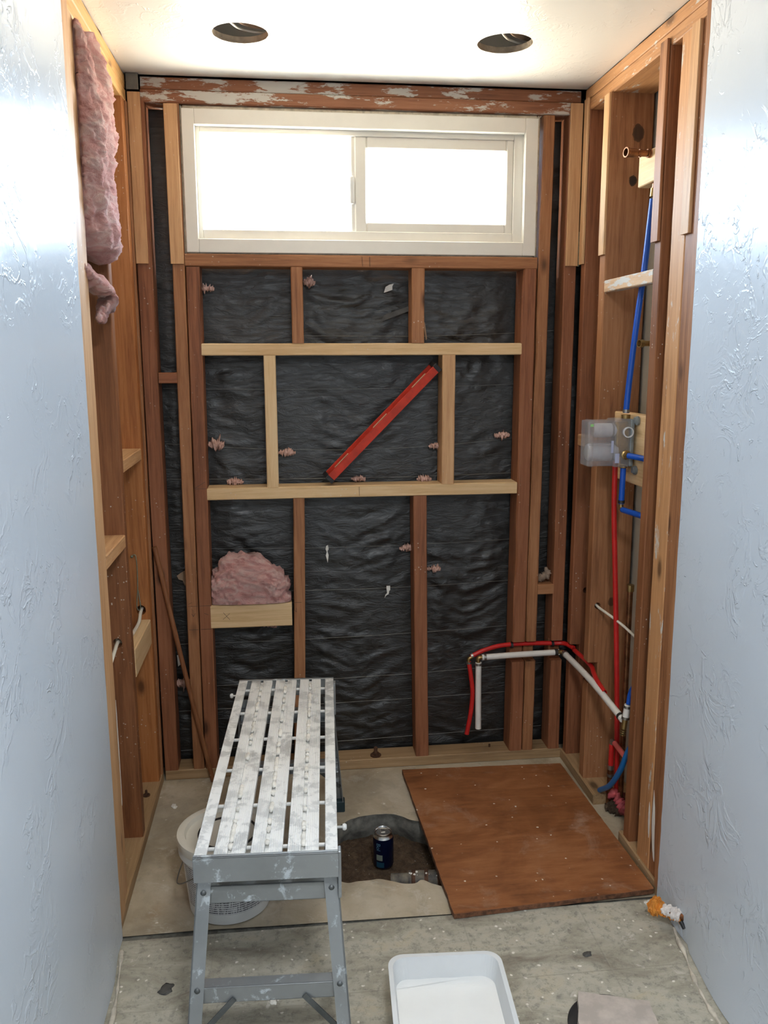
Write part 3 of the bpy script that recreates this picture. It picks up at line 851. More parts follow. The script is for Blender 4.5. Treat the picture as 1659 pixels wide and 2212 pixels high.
def drill(label, x, z, r):
    host = next(o for o in COL.objects if o.get('label') == label)
    bm = bmesh.new(); n = 20; c = host.location
    rings = [[bm.verts.new((x-c.x+r*math.cos(2*PI*k/n), y, z-c.z+r*1.1*math.sin(2*PI*k/n))) for k in range(n)] for y in (-0.2, 0.2)]
    for k in range(n): bm.faces.new((rings[0][k], rings[0][(k+1) % n], rings[1][(k+1) % n], rings[1][k]))
    bm.faces.new(rings[0]); bm.faces.new(rings[1]); bmesh.ops.recalc_face_normals(bm, faces=bm.faces)
    me = bpy.data.meshes.new('drill'); bm.to_mesh(me); bm.free()
    cut = bpy.data.objects.new('drill', me); COL.objects.link(cut); cut.location = c
    m = host.modifiers.new('hole', 'BOOLEAN'); m.operation = 'DIFFERENCE'; m.object = cut; m.solver = 'EXACT'
    dg = bpy.context.evaluated_depsgraph_get(); dg.update()
    new = bpy.data.meshes.new_from_object(host.evaluated_get(dg))
    host.modifiers.clear(); host.data = new
    bpy.data.objects.remove(cut)

def pencil(parent_label, strokes, w=0.0011):
    host = next(o for o in COL.objects if o.get('label') == parent_label)
    c = host.location
    for (x0, z0), (x1, z1) in strokes:
        bm = bmesh.new()
        a, b = Vector((x0, -0.0004, z0))-c, Vector((x1, -0.0004, z1))-c
        d = (b-a).normalized(); n = Vector((-d.z, 0, d.x))*w/2
        vs = [[bm.verts.new(p+n*i+Vector((0, j, 0))) for i, j in ((-1, 0), (1, 0), (1, 0.0006), (-1, 0.0006))] for p in (a, b)]
        for i in range(4): bm.faces.new((vs[0][i], vs[0][(i+1) % 4], vs[1][(i+1) % 4], vs[1][i]))
        bm.faces.new(vs[0]); bm.faces.new(vs[1])
        from_bm('pencil_mark', bm, M['pencil'], host)
M['pencil'] = simple('pencil_line', (0.05, 0.032, 0.022), 0.7)
pencil('full-height warm brown stud immediately left of the window', [((.121, .668), (.156, .668)), ((.121, .580), (.156, .580)), ((.138, .655), (.139, .630)), ((.139, .629), (.133, .640)), ((.139, .629), (.146, .642)), ((.123, .676), (.136, .682))])
pencil('reddish stud under the left end of the window sill', [((.162, .668), (.200, .668)), ((.162, .580), (.200, .580)), ((.178, .640), (.192, .634)), ((.164, 1.094), (.203, 1.094)), ((.164, 1.096), (.200, 1.118))])
pencil('pale board on edge carrying the pile of pink insulation', [((.245, .640), (.268, .612)), ((.243, .614), (.268, .636))])
pencil('brown lower stud right of the pile of pink insulation', [((.493, .668), (.528, .668)), ((.508, .648), (.508, .632)), ((.508, .632), (.502, .640))])
pencil('lower pale pine crosspiece the red level stands on', [((.742, 1.056), (.742, 1.090))])
pencil('horizontal brown sill board right below the white window', [((.760, 1.852), (.758, 1.884)), ((.785, 1.852), (.784, 1.884))])

# ------------------------------------------------------------------ framing of the left wall (stud faces at x = 0)
def left(name, label, cat, y0, y1, z0, z1, kind='old', x0=-0.089, x1=0.0, **k):
    return lumber(name, label, cat, (x0, y0, z0), (x1, y1, z1), kind, **k)
left('sole_plate', 'bottom plate along the left wall, a bolt head on it', 'wood plate', -0.895, 0.0, 0.0, P, 'sole', axis='y', x1=0.004)
left('top_plate', 'lower of two amber top plates over the left wall', 'wood plate', -0.90, 0.0, 2.352, 2.392, 'amber', axis='y')
left('top_plate', 'upper of two amber top plates over the left wall, against the ceiling', 'wood plate', -0.90, 0.0, 2.394, 2.436, 'amber', axis='y')
left('stud', 'pale stud edging the left white wall', 'wood stud', -0.792, -0.712, P, 2.352, 'tan')
left('stud', 'wide brown stud in the left wall, second from the white wall', 'wood stud', -0.440, -0.397, P, 2.352, 'dark')
left('stud', 'orange-brown stud in the left wall next to the corner', 'wood stud', -0.078, -0.034, P, 2.352, 'orange')
left('corner_post', 'narrow post filling the left back corner', 'wood stud', -0.026, 0.0, P, 2.352, 'old', x1=0.005)
left('blocking', 'lower pale block between studs of the left wall, nearest the white wall', 'wood block', -0.712, -0.440, 0.988, 1.027, 'tan', axis='y')
left('blocking', 'higher pale block between studs of the left wall, near the back corner', 'wood block', -0.397, -0.078, 1.208, 1.247, 'tan', axis='y')
left('blocking', 'pale wide offcut with the white cable running over it, low in the left wall', 'wood block', -0.396, -0.079, 0.560, 0.650, 'pine', x0=-0.040, x1=0.001, axis='y')
furring('thin strip edging the left white wall beside the pale stud', (0.0005, -0.878, 0.04), (0.010, -0.802, 2.42), 'tan')

# ------------------------------------------------------------------ framing of the right wall (stud faces at x = W)
def rightw(name, label, cat, y0, y1, z0, z1, kind='old', x0=W, x1=W+0.140, **k):
    return lumber(name, label, cat, (x0, y0, z0), (x1, y1, z1), kind, **k)
NR = (0.405, 0.480, 0, -1, 0.036)
rightw('sole_plate', 'short bottom plate at the right wall, cut off by the pipes', 'wood plate', -0.360, 0.0, 0.0, P, 'sole', axis='y', x0=W-0.006)
rightw('sole_plate', 'bottom plate under the studs beside the right white wall', 'wood plate', -0.885, -0.590, 0.0, P, 'sole', axis='y', x0=W-0.006)
rightw('top_plate', 'lower of two top plates over the right wall, dabbed with white', 'wood plate', -0.90, 0.0, 2.362, 2.400, 'chip', axis='y')
rightw('top_plate', 'upper of two top plates over the right wall, against the ceiling', 'wood plate', -0.90, 0.0, 2.402, 2.437, 'chip', axis='y')
rightw('stud', 'dark stud of the right wall beside the back corner', 'wood stud', -0.050, -0.011, P, 2.362, 'red', notch=NR)
rightw('stud', 'knotty wide stud of the right wall behind the blue pipe', 'wood stud', -0.243, -0.196, P, 2.362, 'old', notch=NR, knots=((0.0215, 1.0435, 0.019, 0.027, 0.85), (0.0105, 0.900, 0.013, 0.017, 1.0), (0.005, -0.50, 0.012, 0.016, 0.7)))
rightw('stud', 'stud of the right wall nearest the camera side of the valve', 'wood stud', -0.655, -0.612, P, 2.362, 'dark')
rightw('stud', 'broad stud beside the dark slit of the right white wall', 'wood stud', -0.800, -0.718, P, 2.362, 'chip')
rightw('stud', 'last narrow stud touching the edge of the right white wall', 'wood stud', -0.866, -0.803, P, 2.362, 'old')
furring('pale strip nailed on the broad stud beside the right white wall', (W-0.010, -0.836, 1.858), (W-0.0005, -0.790, 2.362), 'tan')
furring('upper strip nailed on the stud in front of the copper shower outlet', (W-0.009, -0.650, 1.862), (W-0.0005, -0.606, 2.380), 'old')
furring('pale upper strip nailed on the knotty stud of the right wall', (W-0.009, -0.243, 1.872), (W-0.0005, -0.198, 2.362), 'tan')
furring('upper strip nailed on the dark stud beside the right back corner', (W-0.009, -0.049, 1.862), (W-0.0005, -0.012, 2.40), 'tan')
furring('brown edging strip along the right white wall', (W-0.013, -0.897, 0.04), (W-0.001, -0.872, 2.42), 'old')
rightw('blocking', 'white-smeared crosspiece between the right wall studs', 'wood block', -0.612, -0.243, 1.752, 1.790, 'chalk', x1=W+0.030, axis='y')
rightw('blocking', 'small pale block in the right corner left of the valve', 'wood block', -0.196, -0.050, 1.232, 1.272, 'tan', axis='y')
rightw('backing_board', 'pale pine board the mixing valve is screwed to', 'wood board', -0.611, -0.285, 1.150, 1.368, 'pine', x0=1.568, x1=1.606, axis='y')
rightw('backing_board', 'pale pine block behind the copper shower outlet', 'wood board', -0.611, -0.360, 2.055, 2.150, 'pine', x0=1.578, x1=1.616, axis='y')

def smear(parent_label, x, poly, name='paint_smear'):
    host = next(o for o in COL.objects if o.get('label') == parent_label)
    c = host.location; pts = smooth_path([Vector((0, y, z)) for y, z in poly+[poly[0]]], 5)[:-1]
    bm = bmesh.new()
    A = [bm.verts.new(Vector((x, p.y+0.0015*noise.noise(p*120), p.z))-c) for p in pts]
    B = [bm.verts.new(v.co+Vector((0.0008 if x < 0.5 else -0.0008, 0, 0))) for v in A]
    for i in range(len(A)): bm.faces.new((A[i], A[(i+1) % len(A)], B[(i+1) % len(A)], B[i]))
    bm.faces.new(A); bm.faces.new(B)
    o = from_bm(name, bm, M['scrap_white'], host); o['label'] = 'white plaster smear'
smear('last narrow stud touching the edge of the right white wall', W-0.0002, [(-.812, .30), (-.826, .24), (-.832, .15), (-.838, .09), (-.828, .10), (-.818, .14), (-.810, .20)])
smear('broad stud beside the dark slit of the right white wall', W-0.0002, [(-.786, .25), (-.794, .22), (-.796, .14), (-.788, .16), (-.784, .21)])
smear('pale stud edging the left white wall', 0.0002, [(-.716, .62), (-.722, .54), (-.720, .46), (-.718, .38), (-.722, .31), (-.716, .33), (-.714, .45), (-.7135, .55)])
o = box('caulk_strip', (1.5185, -0.004, 1.858), (1.5262, 0.004, 1.975), simple('pale_green_filler', (0.42, 0.50, 0.36), 0.9, var=0.4, vscale=60, bmp=0.8))
tag(o, 'pale green filler strip in the slit of the right back corner', 'filler')

drill('orange-brown stud in the left wall next to the corner', -0.029, 0.684, 0.016)
drill('wide brown stud in the left wall, second from the white wall', -0.042, 0.690, 0.014)
drill('knotty wide stud of the right wall behind the blue pipe', 1.5535, 0.688, 0.011)
drill('dark stud of the right wall beside the back corner', 1.580, 0.690, 0.010)

# ------------------------------------------------------------------ work platform
def build_platform():
    t = thing('work_platform', 'aluminium slatted work platform spattered with white joint compound', 'step platform', (0.4435, -0.8325, 0), (0, 0, -0.0485))
    HW, HL, T = 0.153, 0.503, 0.508
    def pbox(name, lo, hi, mat, bev=0.0015, parent=t):
        bm = bmesh.new(); add_box(bm, lo, hi, bev)
        return from_bm(name, bm, mat, parent)
    for s in (-1, 1):       # angle side rails: a top flange and a skirt
        bm = bmesh.new()
        a, b = sorted((s*HW, s*(HW-0.027)))
        add_box(bm, (a, -HL+0.012, T-0.004), (b, HL-0.006, T), 0.001)
        a, b = sorted((s*HW, s*(HW-0.004)))
        add_box(bm, (a, -HL+0.012, T-0.062), (b, HL-0.006, T-0.004), 0.001)
        from_bm('side_rail', bm, M['alu_top'], t)
    for s in (-1, 1):
        bm = bmesh.new()
        y0, y1 = sorted((s*HL, s*(HL-0.004)))
        add_box(bm, (-HW-0.001, y0, T-0.058), (HW+0.001, y1, T+0.001), 0.001)
        y0, y1 = sorted((s*HL, s*(HL-0.012)))
        add_box(bm, (-HW-0.001, y0, T-0.003), (HW+0.001, y1, T+0.001), 0.001)
        from_bm('end_cap', bm, M['alu'], t)
    for k, cx in enumerate((-0.0785, 0.0, 0.0785)):
        bm = bmesh.new(); hw = 0.0335
        # ribbed top: profile across x, extruded along y
        prof = [(-hw, T-0.016), (-hw, T-0.001)]
        x = -hw+0.001
        while x < -0.0055:
            prof += [(x, T), (x+0.0026, T), (x+0.0031, T-0.0011), (x+0.0041, T-0.0011)]; x += 0.0046
        prof += [(-0.0045, T), (-0.0042, T-0.007), (0.0042, T-0.007), (0.0045, T)]
        x = 0.0055
        while x < hw-0.004:
            prof += [(x, T), (x+0.0026, T), (x+0.0031, T-0.0011), (x+0.0041, T-0.0011)]; x += 0.0046
        prof += [(hw, T-0.001), (hw, T-0.016)]
        A = [bm.verts.new((cx+px, -HL+0.013, pz)) for px, pz in prof]
        B = [bm.verts.new((cx+px, HL-0.013, pz)) for px, pz in prof]
        for i in range(len(prof)-1): bm.faces.new((A[i], A[i+1], B[i+1], B[i]))
        bm.faces.new((A[0], B[0], B[-1], A[-1]))
        pl = from_bm('deck_plank', bm, M['alu_top'], t)
        # lumps of compound dried in the groove
        bm = bmesh.new(); rnd = random.Random(40+k)
        for q in range(34):
            y = rnd.uniform(-HL+0.03, HL-0.03); L = rnd.uniform(0.004, 0.022)
            r = bmesh.ops.create_icosphere(bm, subdivisions=2, radius=1.0)
            for v in r['verts']:
                n = 1+0.35*noise.noise(v.co*1.7+Vector((q, k, 0)))
                v.co = Vector((cx+rnd.uniform(-.0005, .0005)+v.co.x*0.0062*n, y+v.co.y*L*n, T-0.002+v.co.z*0.0058*n))
        c = from_bm('dried_compound', bm, M['compound'], pl, smooth=True); c['kind'] = 'stuff'
    for k in range(6):
        y = -HL+0.055+k*0.178
        tube_child('crossbar', [(-HW+0.004, y, T-0.014), (HW-0.004, y, T-0.014)], 0.0045, M['plastic'], t)
    # legs: angle section, splayed
    def leg(sx, sy):
        top = Vector((sx*(HW-0.002), sy*(HL-0.035), T-0.055)); foot = Vector((sx*(HW+0.030), sy*(HL+0.066), 0.022))
        bm = bmesh.new()
        def plate(w, th, face):
            vs = []
            for p in (top, foot):
                k = 1.0 if p is top else 0.95
                if face == 'y': q = [(0, 0), (-sx*w*k, 0), (-sx*w*k, -sy*th), (0, -sy*th)]
                else: q = [(0, 0), (-sx*th, 0), (-sx*th, -sy*w), (0, -sy*w)]
                vs.append([bm.verts.new(p+Vector((u, v, 0))) for u, v in q])
            for i in range(4): bm.faces.new((vs[0][i], vs[0][(i+1) % 4], vs[1][(i+1) % 4], vs[1][i]))
            bm.faces.new(vs[0]); bm.faces.new(vs[1])
        plate(0.031, 0.003, 'y'); plate(0.026, 0.003, 'x')
        lg = from_bm('leg', bm, M['alu'], t)
        f = Vector((foot.x-sx*0.016, foot.y-sy*0.013, 0))
        bm = bmesh.new(); add_box(bm, (f.x-0.020, f.y-0.018, 0.0), (f.x+0.020, f.y+0.018, 0.040), 0.003)
        from_bm('rubber_foot', bm, M['rubber'], lg)
        for h in (0.10, 0.565):
            p = top.lerp(foot, h) + Vector((-sx*0.016, sy*0.001, 0))
            lathe('rivet', [(0, 0.004), (0.004, 0.003), (0.0065, 0.0)], M['alu_dark'], lg, loc=p, rot=(PI/2 if sy < 0 else -PI/2, 0, 0), seg=12)
        return top, foot
    for sy in (-1, 1):
        ends = [leg(sx, sy) for sx in (-1, 1)]
        for h, hh in ((0.075, 0.042), (0.56, 0.038)):
            a = ends[0][0].lerp(ends[0][1], h); b = ends[1][0].lerp(ends[1][1], h)
            bm = bmesh.new()
            y0, y1 = sorted((a.y-sy*0.004, a.y-sy*0.007))
            add_box(bm, (a.x+0.004, y0, a.z-hh), (b.x-0.004, y1, a.z), 0.001)       # web
            y0, y1 = sorted((a.y-sy*0.004, a.y-sy*0.034))
            add_box(bm, (a.x+0.004, y0, a.z-hh), (b.x-0.004, y1, a.z-hh+0.003), 0.001)
            add_box(bm, (a.x+0.004, y0, a.z-0.003), (b.x-0.004, y1, a.z), 0.001)
            from_bm('rung', bm, M['alu'], t)
        for k, sx in enumerate((-1, 1)):
            p = ends[k][0].lerp(ends[k][1], 0.645); q = ends[k][0].lerp(ends[k][1], 0.84)
            a = Vector((sx*0.075, p.y-sy*0.008, p.z+0.01)); b = q+Vector((-sx*0.006, -sy*0.006, 0))
            d = (b-a).normalized(); nrm = d.cross(Vector((0, 1, 0))).normalized()*0.006
            bm = bmesh.new(); vs = []
            for pt in (a, b): vs.append([bm.verts.new(pt+nrm*i+Vector((0, j, 0))) for i, j in ((-1, 0), (1, 0), (1, 0.003), (-1, 0.003))])
            for i in range(4): bm.faces.new((vs[0][i], vs[0][(i+1) % 4], vs[1][(i+1) % 4], vs[1][i]))
            bm.faces.new(vs[0]); bm.faces.new(vs[1])
            from_bm('brace', bm, M['alu_dark'], t)
    # folding hinges and locks on the right side
    for y in (-HL+0.022, HL-0.03):
        pbox('hinge_plate', (HW, y-0.012, T-0.115), (HW+0.007, y+0.012, T-0.004), M['alu'])
    for sx, y in ((1, -HL+0.13), (-1, HL-0.09)):
        bm = bmesh.new(); add_lathe(bm, [(0, 0), (0.003, 0), (0.003, 0.012), (0.007, 0.013), (0.008, 0.018), (0.005, 0.022), (0, 0.022)], 12)
        bmesh.ops.rotate(bm, verts=bm.verts, cent=(0, 0, 0), matrix=Matrix.Rotation(sx*PI/2, 3, 'Y'))
        bmesh.ops.translate(bm, verts=bm.verts, vec=(sx*HW, y, T-0.018))
        from_bm('lock_pin', bm, M['plastic'], t, smooth=True)

def tube_child(name, pts, r, mat, parent, n=8, seg=12, curve=True):
    bm = bmesh.new(); path = smooth_path(pts, n) if curve else [Vector(p) for p in pts]
    add_tube(bm, path, r, seg)
    o = from_bm(name, bm, mat, parent, smooth=True)
    m = o.modifiers.new('edge', 'EDGE_SPLIT'); m.split_angle = 0.8
    return o
build_platform()

# ------------------------------------------------------------------ bucket under the platform
def build_bucket():
    t = thing('bucket', 'round white plastic pail with a cream lid under the aluminium platform', 'bucket', (0.292, -0.742, 0))
    lathe('body', [(0, 0.002), (0.108, 0.0), (0.114, 0.004), (0.132, 0.196), (0.136, 0.198), (0.137, 0.180), (0.139, 0.180), (0.139, 0.202), (0.130, 0.206)], M['plastic'], t, seg=56)
    ld = lathe('lid', [(0, 0.214), (0.096, 0.214), (0.100, 0.216), (0.116, 0.216), (0.120, 0.228), (0.132, 0.230), (0.141, 0.227), (0.142, 0.205), (0.139, 0.200)], M['lid'], t, seg=56)
    lathe('lid_ring', [(0.079, 0.214), (0.079, 0.218), (0.084, 0.218), (0.084, 0.214)], M['black'], ld, seg=48)
    # printed band of fine text around the lower half of the front
    bm = bmesh.new(); A = []
    for i in range(41):
        a = -PI*0.86 + PI*0.72*i/40
        row = []
        for z in (0.036, 0.165):
            r = 0.1146+(z-0.004)/0.192*0.018
            row.append(bm.verts.new((r*math.cos(a), r*math.sin(a), z)))
        A.append(row)
    for a, b in zip(A, A[1:]): bm.faces.new((a[0], b[0], b[1], a[1]))
    from_bm('label', bm, M['print'], t, smooth=True)
    pts = [(-0.139*math.cos(a), -0.139*math.sin(a)*0.35-0.01*math.sin(a), 0.188-0.125*math.sin(a)) for a in [PI*i/16 for i in range(17)]]
    pts = [(x*1.03-(0.0), y-0.02*math.sin(PI*i/16), z) for i, (x, y, z) in enumerate(pts)]
    # wire bail hanging against the left side
    pts = [(-0.02, 0.140, 0.19), (-0.075, 0.128, 0.165), (-0.128, 0.075, 0.110), (-0.146, 0.0, 0.085), (-0.132, -0.062, 0.105), (-0.085, -0.118, 0.155), (-0.030, -0.140, 0.19)]
    tube_child('wire_handle', pts, 0.0018, M['wire'], t)
build_bucket()

# ------------------------------------------------------------------ plywood cover
def build_plywood():
    pts = [(0.8885, -0.066), (1.494, -0.090), (1.517, -0.870), (0.9165, -0.9105)]
    cx, cy = 1.20, -0.49
    n = 30
    loop = []
    for i in range(4):
        a, b = Vector((*pts[i], 0)), Vector((*pts[(i+1) % 4], 0))
        for k in range(n):
            p = a.lerp(b, k/n); nn = (b-a).normalized().cross(Vector((0, 0, 1)))
            loop.append(p + nn*0.0022*noise.noise(p*30))
    t = thing('plywood_sheet', 'reddish brown plywood sheet lying over the hole in the slab', 'plywood', (cx, cy, 0.006), (0, 0, 0))
    def slab(name, z0, z1, mat, grow):
        bm = bmesh.new()
        A = [bm.verts.new((p.x-cx, p.y-cy, z0)) for p in loop]; B = [bm.verts.new((p.x-cx, p.y-cy, z1)) for p in loop]
        for i in range(len(loop)): bm.faces.new((A[i], A[(i+1) % len(loop)], B[(i+1) % len(loop)], B[i]))
        bm.faces.new(A); bm.faces.new(B)
        return from_bm(name, bm, mat, t)
    slab('core', 0.0, 0.0145, simple('plywood_edge', (0.20, 0.085, 0.04), 0.8, var=0.6, vscale=60), 0)
    slab('face_veneer', 0.0145, 0.0165, M['ply'], 0)
    # battens keep it clear of the floor
build_plywood()

# ------------------------------------------------------------------ drinks can in the hole
def text_mesh(body, size):
    cu = bpy.data.curves.new('lettering', 'FONT'); cu.body = body; cu.size = size; cu.extrude = 0.0; cu.align_x = 'CENTER'; cu.align_y = 'CENTER'
    o = bpy.data.objects.new('tmp_text', cu); COL.objects.link(o)
    dg = bpy.context.evaluated_depsgraph_get()
    me = bpy.data.meshes.new_from_object(o.evaluated_get(dg))
    bpy.data.objects.remove(o)
    return me

def build_can():
    t = thing('drinks_can', 'navy blue drinks can standing in the soil hole', 'can', (0.766, -0.512, -0.074), (0.02, -0.015, 0))
    r = 0.033
    lathe('body', [(0, 0.006), (0.018, 0.006), (0.024, 0.0), (0.0275, 0.003), (r, 0.012), (r, 0.108)], M['can_blue'], t, seg=48)
    lathe('lid', [(r, 0.108), (0.0315, 0.112), (0.0275, 0.120), (0.0280, 0.123), (0.0265, 0.124), (0.0250, 0.122), (0.0240, 0.117), (0.0225, 0.117), (0.0220, 0.119), (0, 0.119)], M['can_metal'], t, seg=48)
    bm = bmesh.new(); add_box(bm, (-0.007, -0.003, 0.1195), (0.007, 0.016, 0.1208), 0.0006, 2)
    from_bm('pull_tab', bm, M['can_metal'], t)
    def wrap(me_or_bm, name, mat, ang):       # bend flat artwork (x along the girth, y up) round the can
        bm = bmesh.new()
        if isinstance(me_or_bm, bpy.types.Mesh): bm.from_mesh(me_or_bm)
        else: bm = me_or_bm
        for v in bm.verts:
            a = ang+v.co.x/r
            v.co = Vector(((r+0.0003)*math.cos(a), (r+0.0003)*math.sin(a), v.co.y))
        return from_bm(name, bm, mat, t)
    A = -PI/2-0.60
    me = text_mesh('Bol', 0.020)
    rot = Matrix.Rotation(-PI/2, 4, 'Z'); me.transform(rot); me.transform(Matrix.Translation((-0.001, 0.083, 0)))
    bm = bmesh.new(); bm.from_mesh(me)
    bmesh.ops.triangulate(bm, faces=bm.faces); bmesh.ops.subdivide_edges(bm, edges=[e for e in bm.edges if e.calc_length() > 0.003], cuts=2)
    wrap(bm, 'lettering', M['can_print'], A)
    def patch(name, x0, x1, y0, y1, mat):
        bm = bmesh.new(); rows = []
        for i in range(9):
            x = x0+(x1-x0)*i/8; rows.append((bm.verts.new((x, y0, 0)), bm.verts.new((x, y1, 0))))
        for a, b in zip(rows, rows[1:]): bm.faces.new((a[0], b[0], b[1], a[1]))
        wrap(bm, name, mat, A)
    patch('panel', -0.008, 0.013, 0.036, 0.056, M['can_panel'])
    patch('band', -0.008, 0.018, 0.012, 0.030, M['can_teal'])
build_can()

def build_drain():
    t = thing('drain_pipe', 'muddy black drain pipe with clamped coupling crossing the hole', 'pipe', (0.86, -0.660, -0.030))
    a, b = Vector((-0.085, 0.022, -0.016)), Vector((0.16, -0.022, 0.0))
    tube_child('pipe', [a, b], 0.021, M['abs'], t, curve=False, seg=24)
    p = a.lerp(b, 0.22); q = a.lerp(b, 0.66)
    tube_child('coupling', [p, q], 0.028, M['abs'], t, curve=False, seg=24)
    for f in (0.28, 0.44, 0.60):
        m = a.lerp(b, f); d = (b-a).normalized()*0.006
        tube_child('clamp', [m-d, m+d], 0.0295, M['rust'], t, curve=False, seg=24)
    bm = bmesh.new(); rnd = random.Random(3)
    for k in range(9):
        m = a.lerp(b, rnd.uniform(0.22, 0.62)); an = rnd.uniform(0.2, 1.5)
        r = bmesh.ops.create_icosphere(bm, subdivisions=1, radius=rnd.uniform(0.0025, 0.006))
        bmesh.ops.translate(bm, verts=r['verts'], vec=m+Vector((0, -0.028*math.cos(an)*0.7, 0.028*math.sin(an))))
    o = from_bm('white_splash', bm, M['compound'], t, smooth=True); o['kind'] = 'stuff'
build_drain()

# ------------------------------------------------------------------ tray of compound, stone offcut, ring
def build_tray():
    t = thing('mixing_tub', 'rectangular white tub half full of wet white compound', 'tub', (0.822, -1.385, 0.004), (0, 0, -0.06))
    def rr(hx, hy, r, z, n=7):
        out = []
        for cx, cy, a0 in ((hx-r, hy-r, 0), (-hx+r, hy-r, PI/2), (-hx+r, -hy+r, PI), (hx-r, -hy+r, 1.5*PI)):
            for i in range(n+1):
                a = a0+PI/2*i/n; out.append(Vector((cx+r*math.cos(a), cy+r*math.sin(a), z)))
        return out
    def skin(loops, name, mat, parent=None, cap=True):
        bm = bmesh.new(); R = [[bm.verts.new(p) for p in lp] for lp in loops]
        for a, b in zip(R, R[1:]):
            for i in range(len(a)): bm.faces.new((a[i], a[(i+1) % len(a)], b[(i+1) % len(a)], b[i]))
        if cap: bm.faces.new(R[0]); bm.faces.new(R[-1])
        return from_bm(name, bm, mat, parent or t, smooth=False)
    skin([rr(0.112, 0.175, 0.030, 0.0), rr(0.128, 0.192, 0.034, 0.112), rr(0.137, 0.200, 0.038, 0.112), rr(0.137, 0.200, 0.038, 0.118),
          rr(0.1265, 0.189, 0.034, 0.118), rr(0.111, 0.172, 0.030, 0.004)], 'shell', M['tray'])
    bm = bmesh.new(); A = [bm.verts.new(p) for p in rr(0.119, 0.181, 0.031, 0.064)]
    f = bm.faces.new(A); r = bmesh.ops.triangulate(bm, faces=[f]); bmesh.ops.subdivide_edges(bm, edges=bm.edges, cuts=5)
    for v in bm.verts: v.co.z += 0.002*noise.noise(v.co*22)
    o = from_bm('wet_compound', bm, M['liquid'], t, smooth=True); o['kind'] = 'stuff'; o['label'] = 'wet white compound filling the tub'
build_tray()

def build_offcuts():
    t = lathe('flange_ring', [(0.066, 0.0), (0.100, 0.0), (0.100, 0.006), (0.094, 0.010), (0.070, 0.010), (0.066, 0.006)], M['black'], loc=(1.205, -1.335, 0.004), seg=56, close=True)
    tag(t, 'black round ring on the stone floor, mostly hidden by a stone offcut', 'ring')
    bm = bmesh.new()
    base = [(1.158, -1.236), (1.318, -1.288), (1.300, -1.43), (1.105, -1.39)]
    n = 12; lp = []
    for i in range(4):
        a, b = Vector((*base[i], 0)), Vector((*base[(i+1) % 4], 0))
        for k in range(n):
            p = a.lerp(b, k/n); lp.append(p+Vector((noise.noise(p*60), noise.noise(p*60+Vector((5, 0, 0))), 0))*0.003)
    c = Vector((1.21, -1.33, 0))
    A = [bm.verts.new(p-c) for p in lp]; B = [bm.verts.new((p-c)*0.985+Vector((0, 0, 0.011))) for p in lp]
    for i in range(len(lp)): bm.faces.new((A[i], A[(i+1) % len(lp)], B[(i+1) % len(lp)], B[i]))
    bm.faces.new(A); bm.faces.new(B)
    o = from_bm('stone_offcut', bm, M['tilebit']); o.location = (1.21, -1.33, 0.0145)
    tag(o, 'dusty pinkish stone tile offcut lying on a black ring', 'tile offcut')
build_offcuts()

# ------------------------------------------------------------------ spirit level, rod, hanging wire
def build_level():
    a, b = Vector((0.630, 0.015, 1.114)), Vector((1.027, 0.015, 1.515))
    L = (b-a).length; ang = math.atan2(b.z-a.z, b.x-a.x)
    t = thing('spirit_level', 'red spirit level leaning diagonally in the middle wall opening', 'spirit level', (a+b)/2, (0.17, -ang, 0))
    hw, hl = 0.0148, L/2
    def pb(name, lo, hi, mat, parent=t, bev=0.0015):
        bm = bmesh.new(); add_box(bm, lo, hi, bev); return from_bm(name, bm, mat, parent)
    bm = bmesh.new()
    add_box(bm, (-hl+0.012, -0.012, -hw), (hl-0.012, -0.006, hw), 0.001)
    add_box(bm, (-hl+0.012, -0.006, -0.003), (hl-0.012, 0.036, 0.003), 0.0005)
    add_box(bm, (-hl+0.012, 0.036, -hw), (hl-0.012, 0.042, hw), 0.001)
    from_bm('beam', bm, M['level_red'], t)
    for s in (-1, 1):
        x0, x1 = sorted((s*hl, s*(hl-0.016)))
        pb('end_cap', (x0, -0.014, -hw-0.002), (x1, 0.044, hw+0.002), M['black'])
    for x in (-hl*0.70, 0.0, hl*0.70):
        pb('vial', (x-0.035, -0.004, 0.003), (x+0.035, 0.014, 0.012), M['vial'])
build_level()

o = tube('wooden_rod', [(0.017, -0.012, 0.893), (0.100, -0.022, 0.44), (0.187, -0.030, 0.004)], 0.0085, wood('dark', 'z'), n=10)
tag(o, 'thin dark brown rod leaning in the left corner', 'rod')

def build_hook_wire():
    t = thing('wire_loop', 'thin greenish wire hanging from a hook on the left wall stud', 'wire', (-0.034, -0.083, 0.88))
    tube_child('wire', [(-0.014, 0.002, -0.004), (-0.008, -0.008, 0.004), (0, -0.012, 0.0), (0.002, -0.010, -0.05), (0.000, -0.010, -0.115), (-0.004, -0.010, -0.15), (-0.006, -0.010, -0.18), (0.0, -0.010, -0.192), (0.006, -0.010, -0.18), (0.004, -0.010, -0.15), (0.001, -0.010, -0.12)], 0.0016, M['wire_green'], t)
    bm = bmesh.new(); add_lathe(bm, [(0, 0), (0.004, 0), (0.005, 0.008), (0.002, 0.014), (0, 0.014)], 12)
    bmesh.ops.rotate(bm, verts=bm.verts, cent=(0, 0, 0), matrix=Matrix.Rotation(PI/2, 3, 'X'))
    bmesh.ops.translate(bm, verts=bm.verts, vec=(-0.014, 0.004, -0.002))
    from_bm('hook', bm, M['wire_green'], t, smooth=True)
build_hook_wire()
o = tube('cable_hook', [(-0.030, -0.086, 2.01), (-0.032, -0.089, 1.985), (-0.036, -0.092, 1.972), (-0.044, -0.090, 1.968), (-0.046, -0.087, 1.978)], 0.0035, M['wire_green'])
tag(o, 'bent greenish nail stub beside the hanging pink insulation', 'nail')

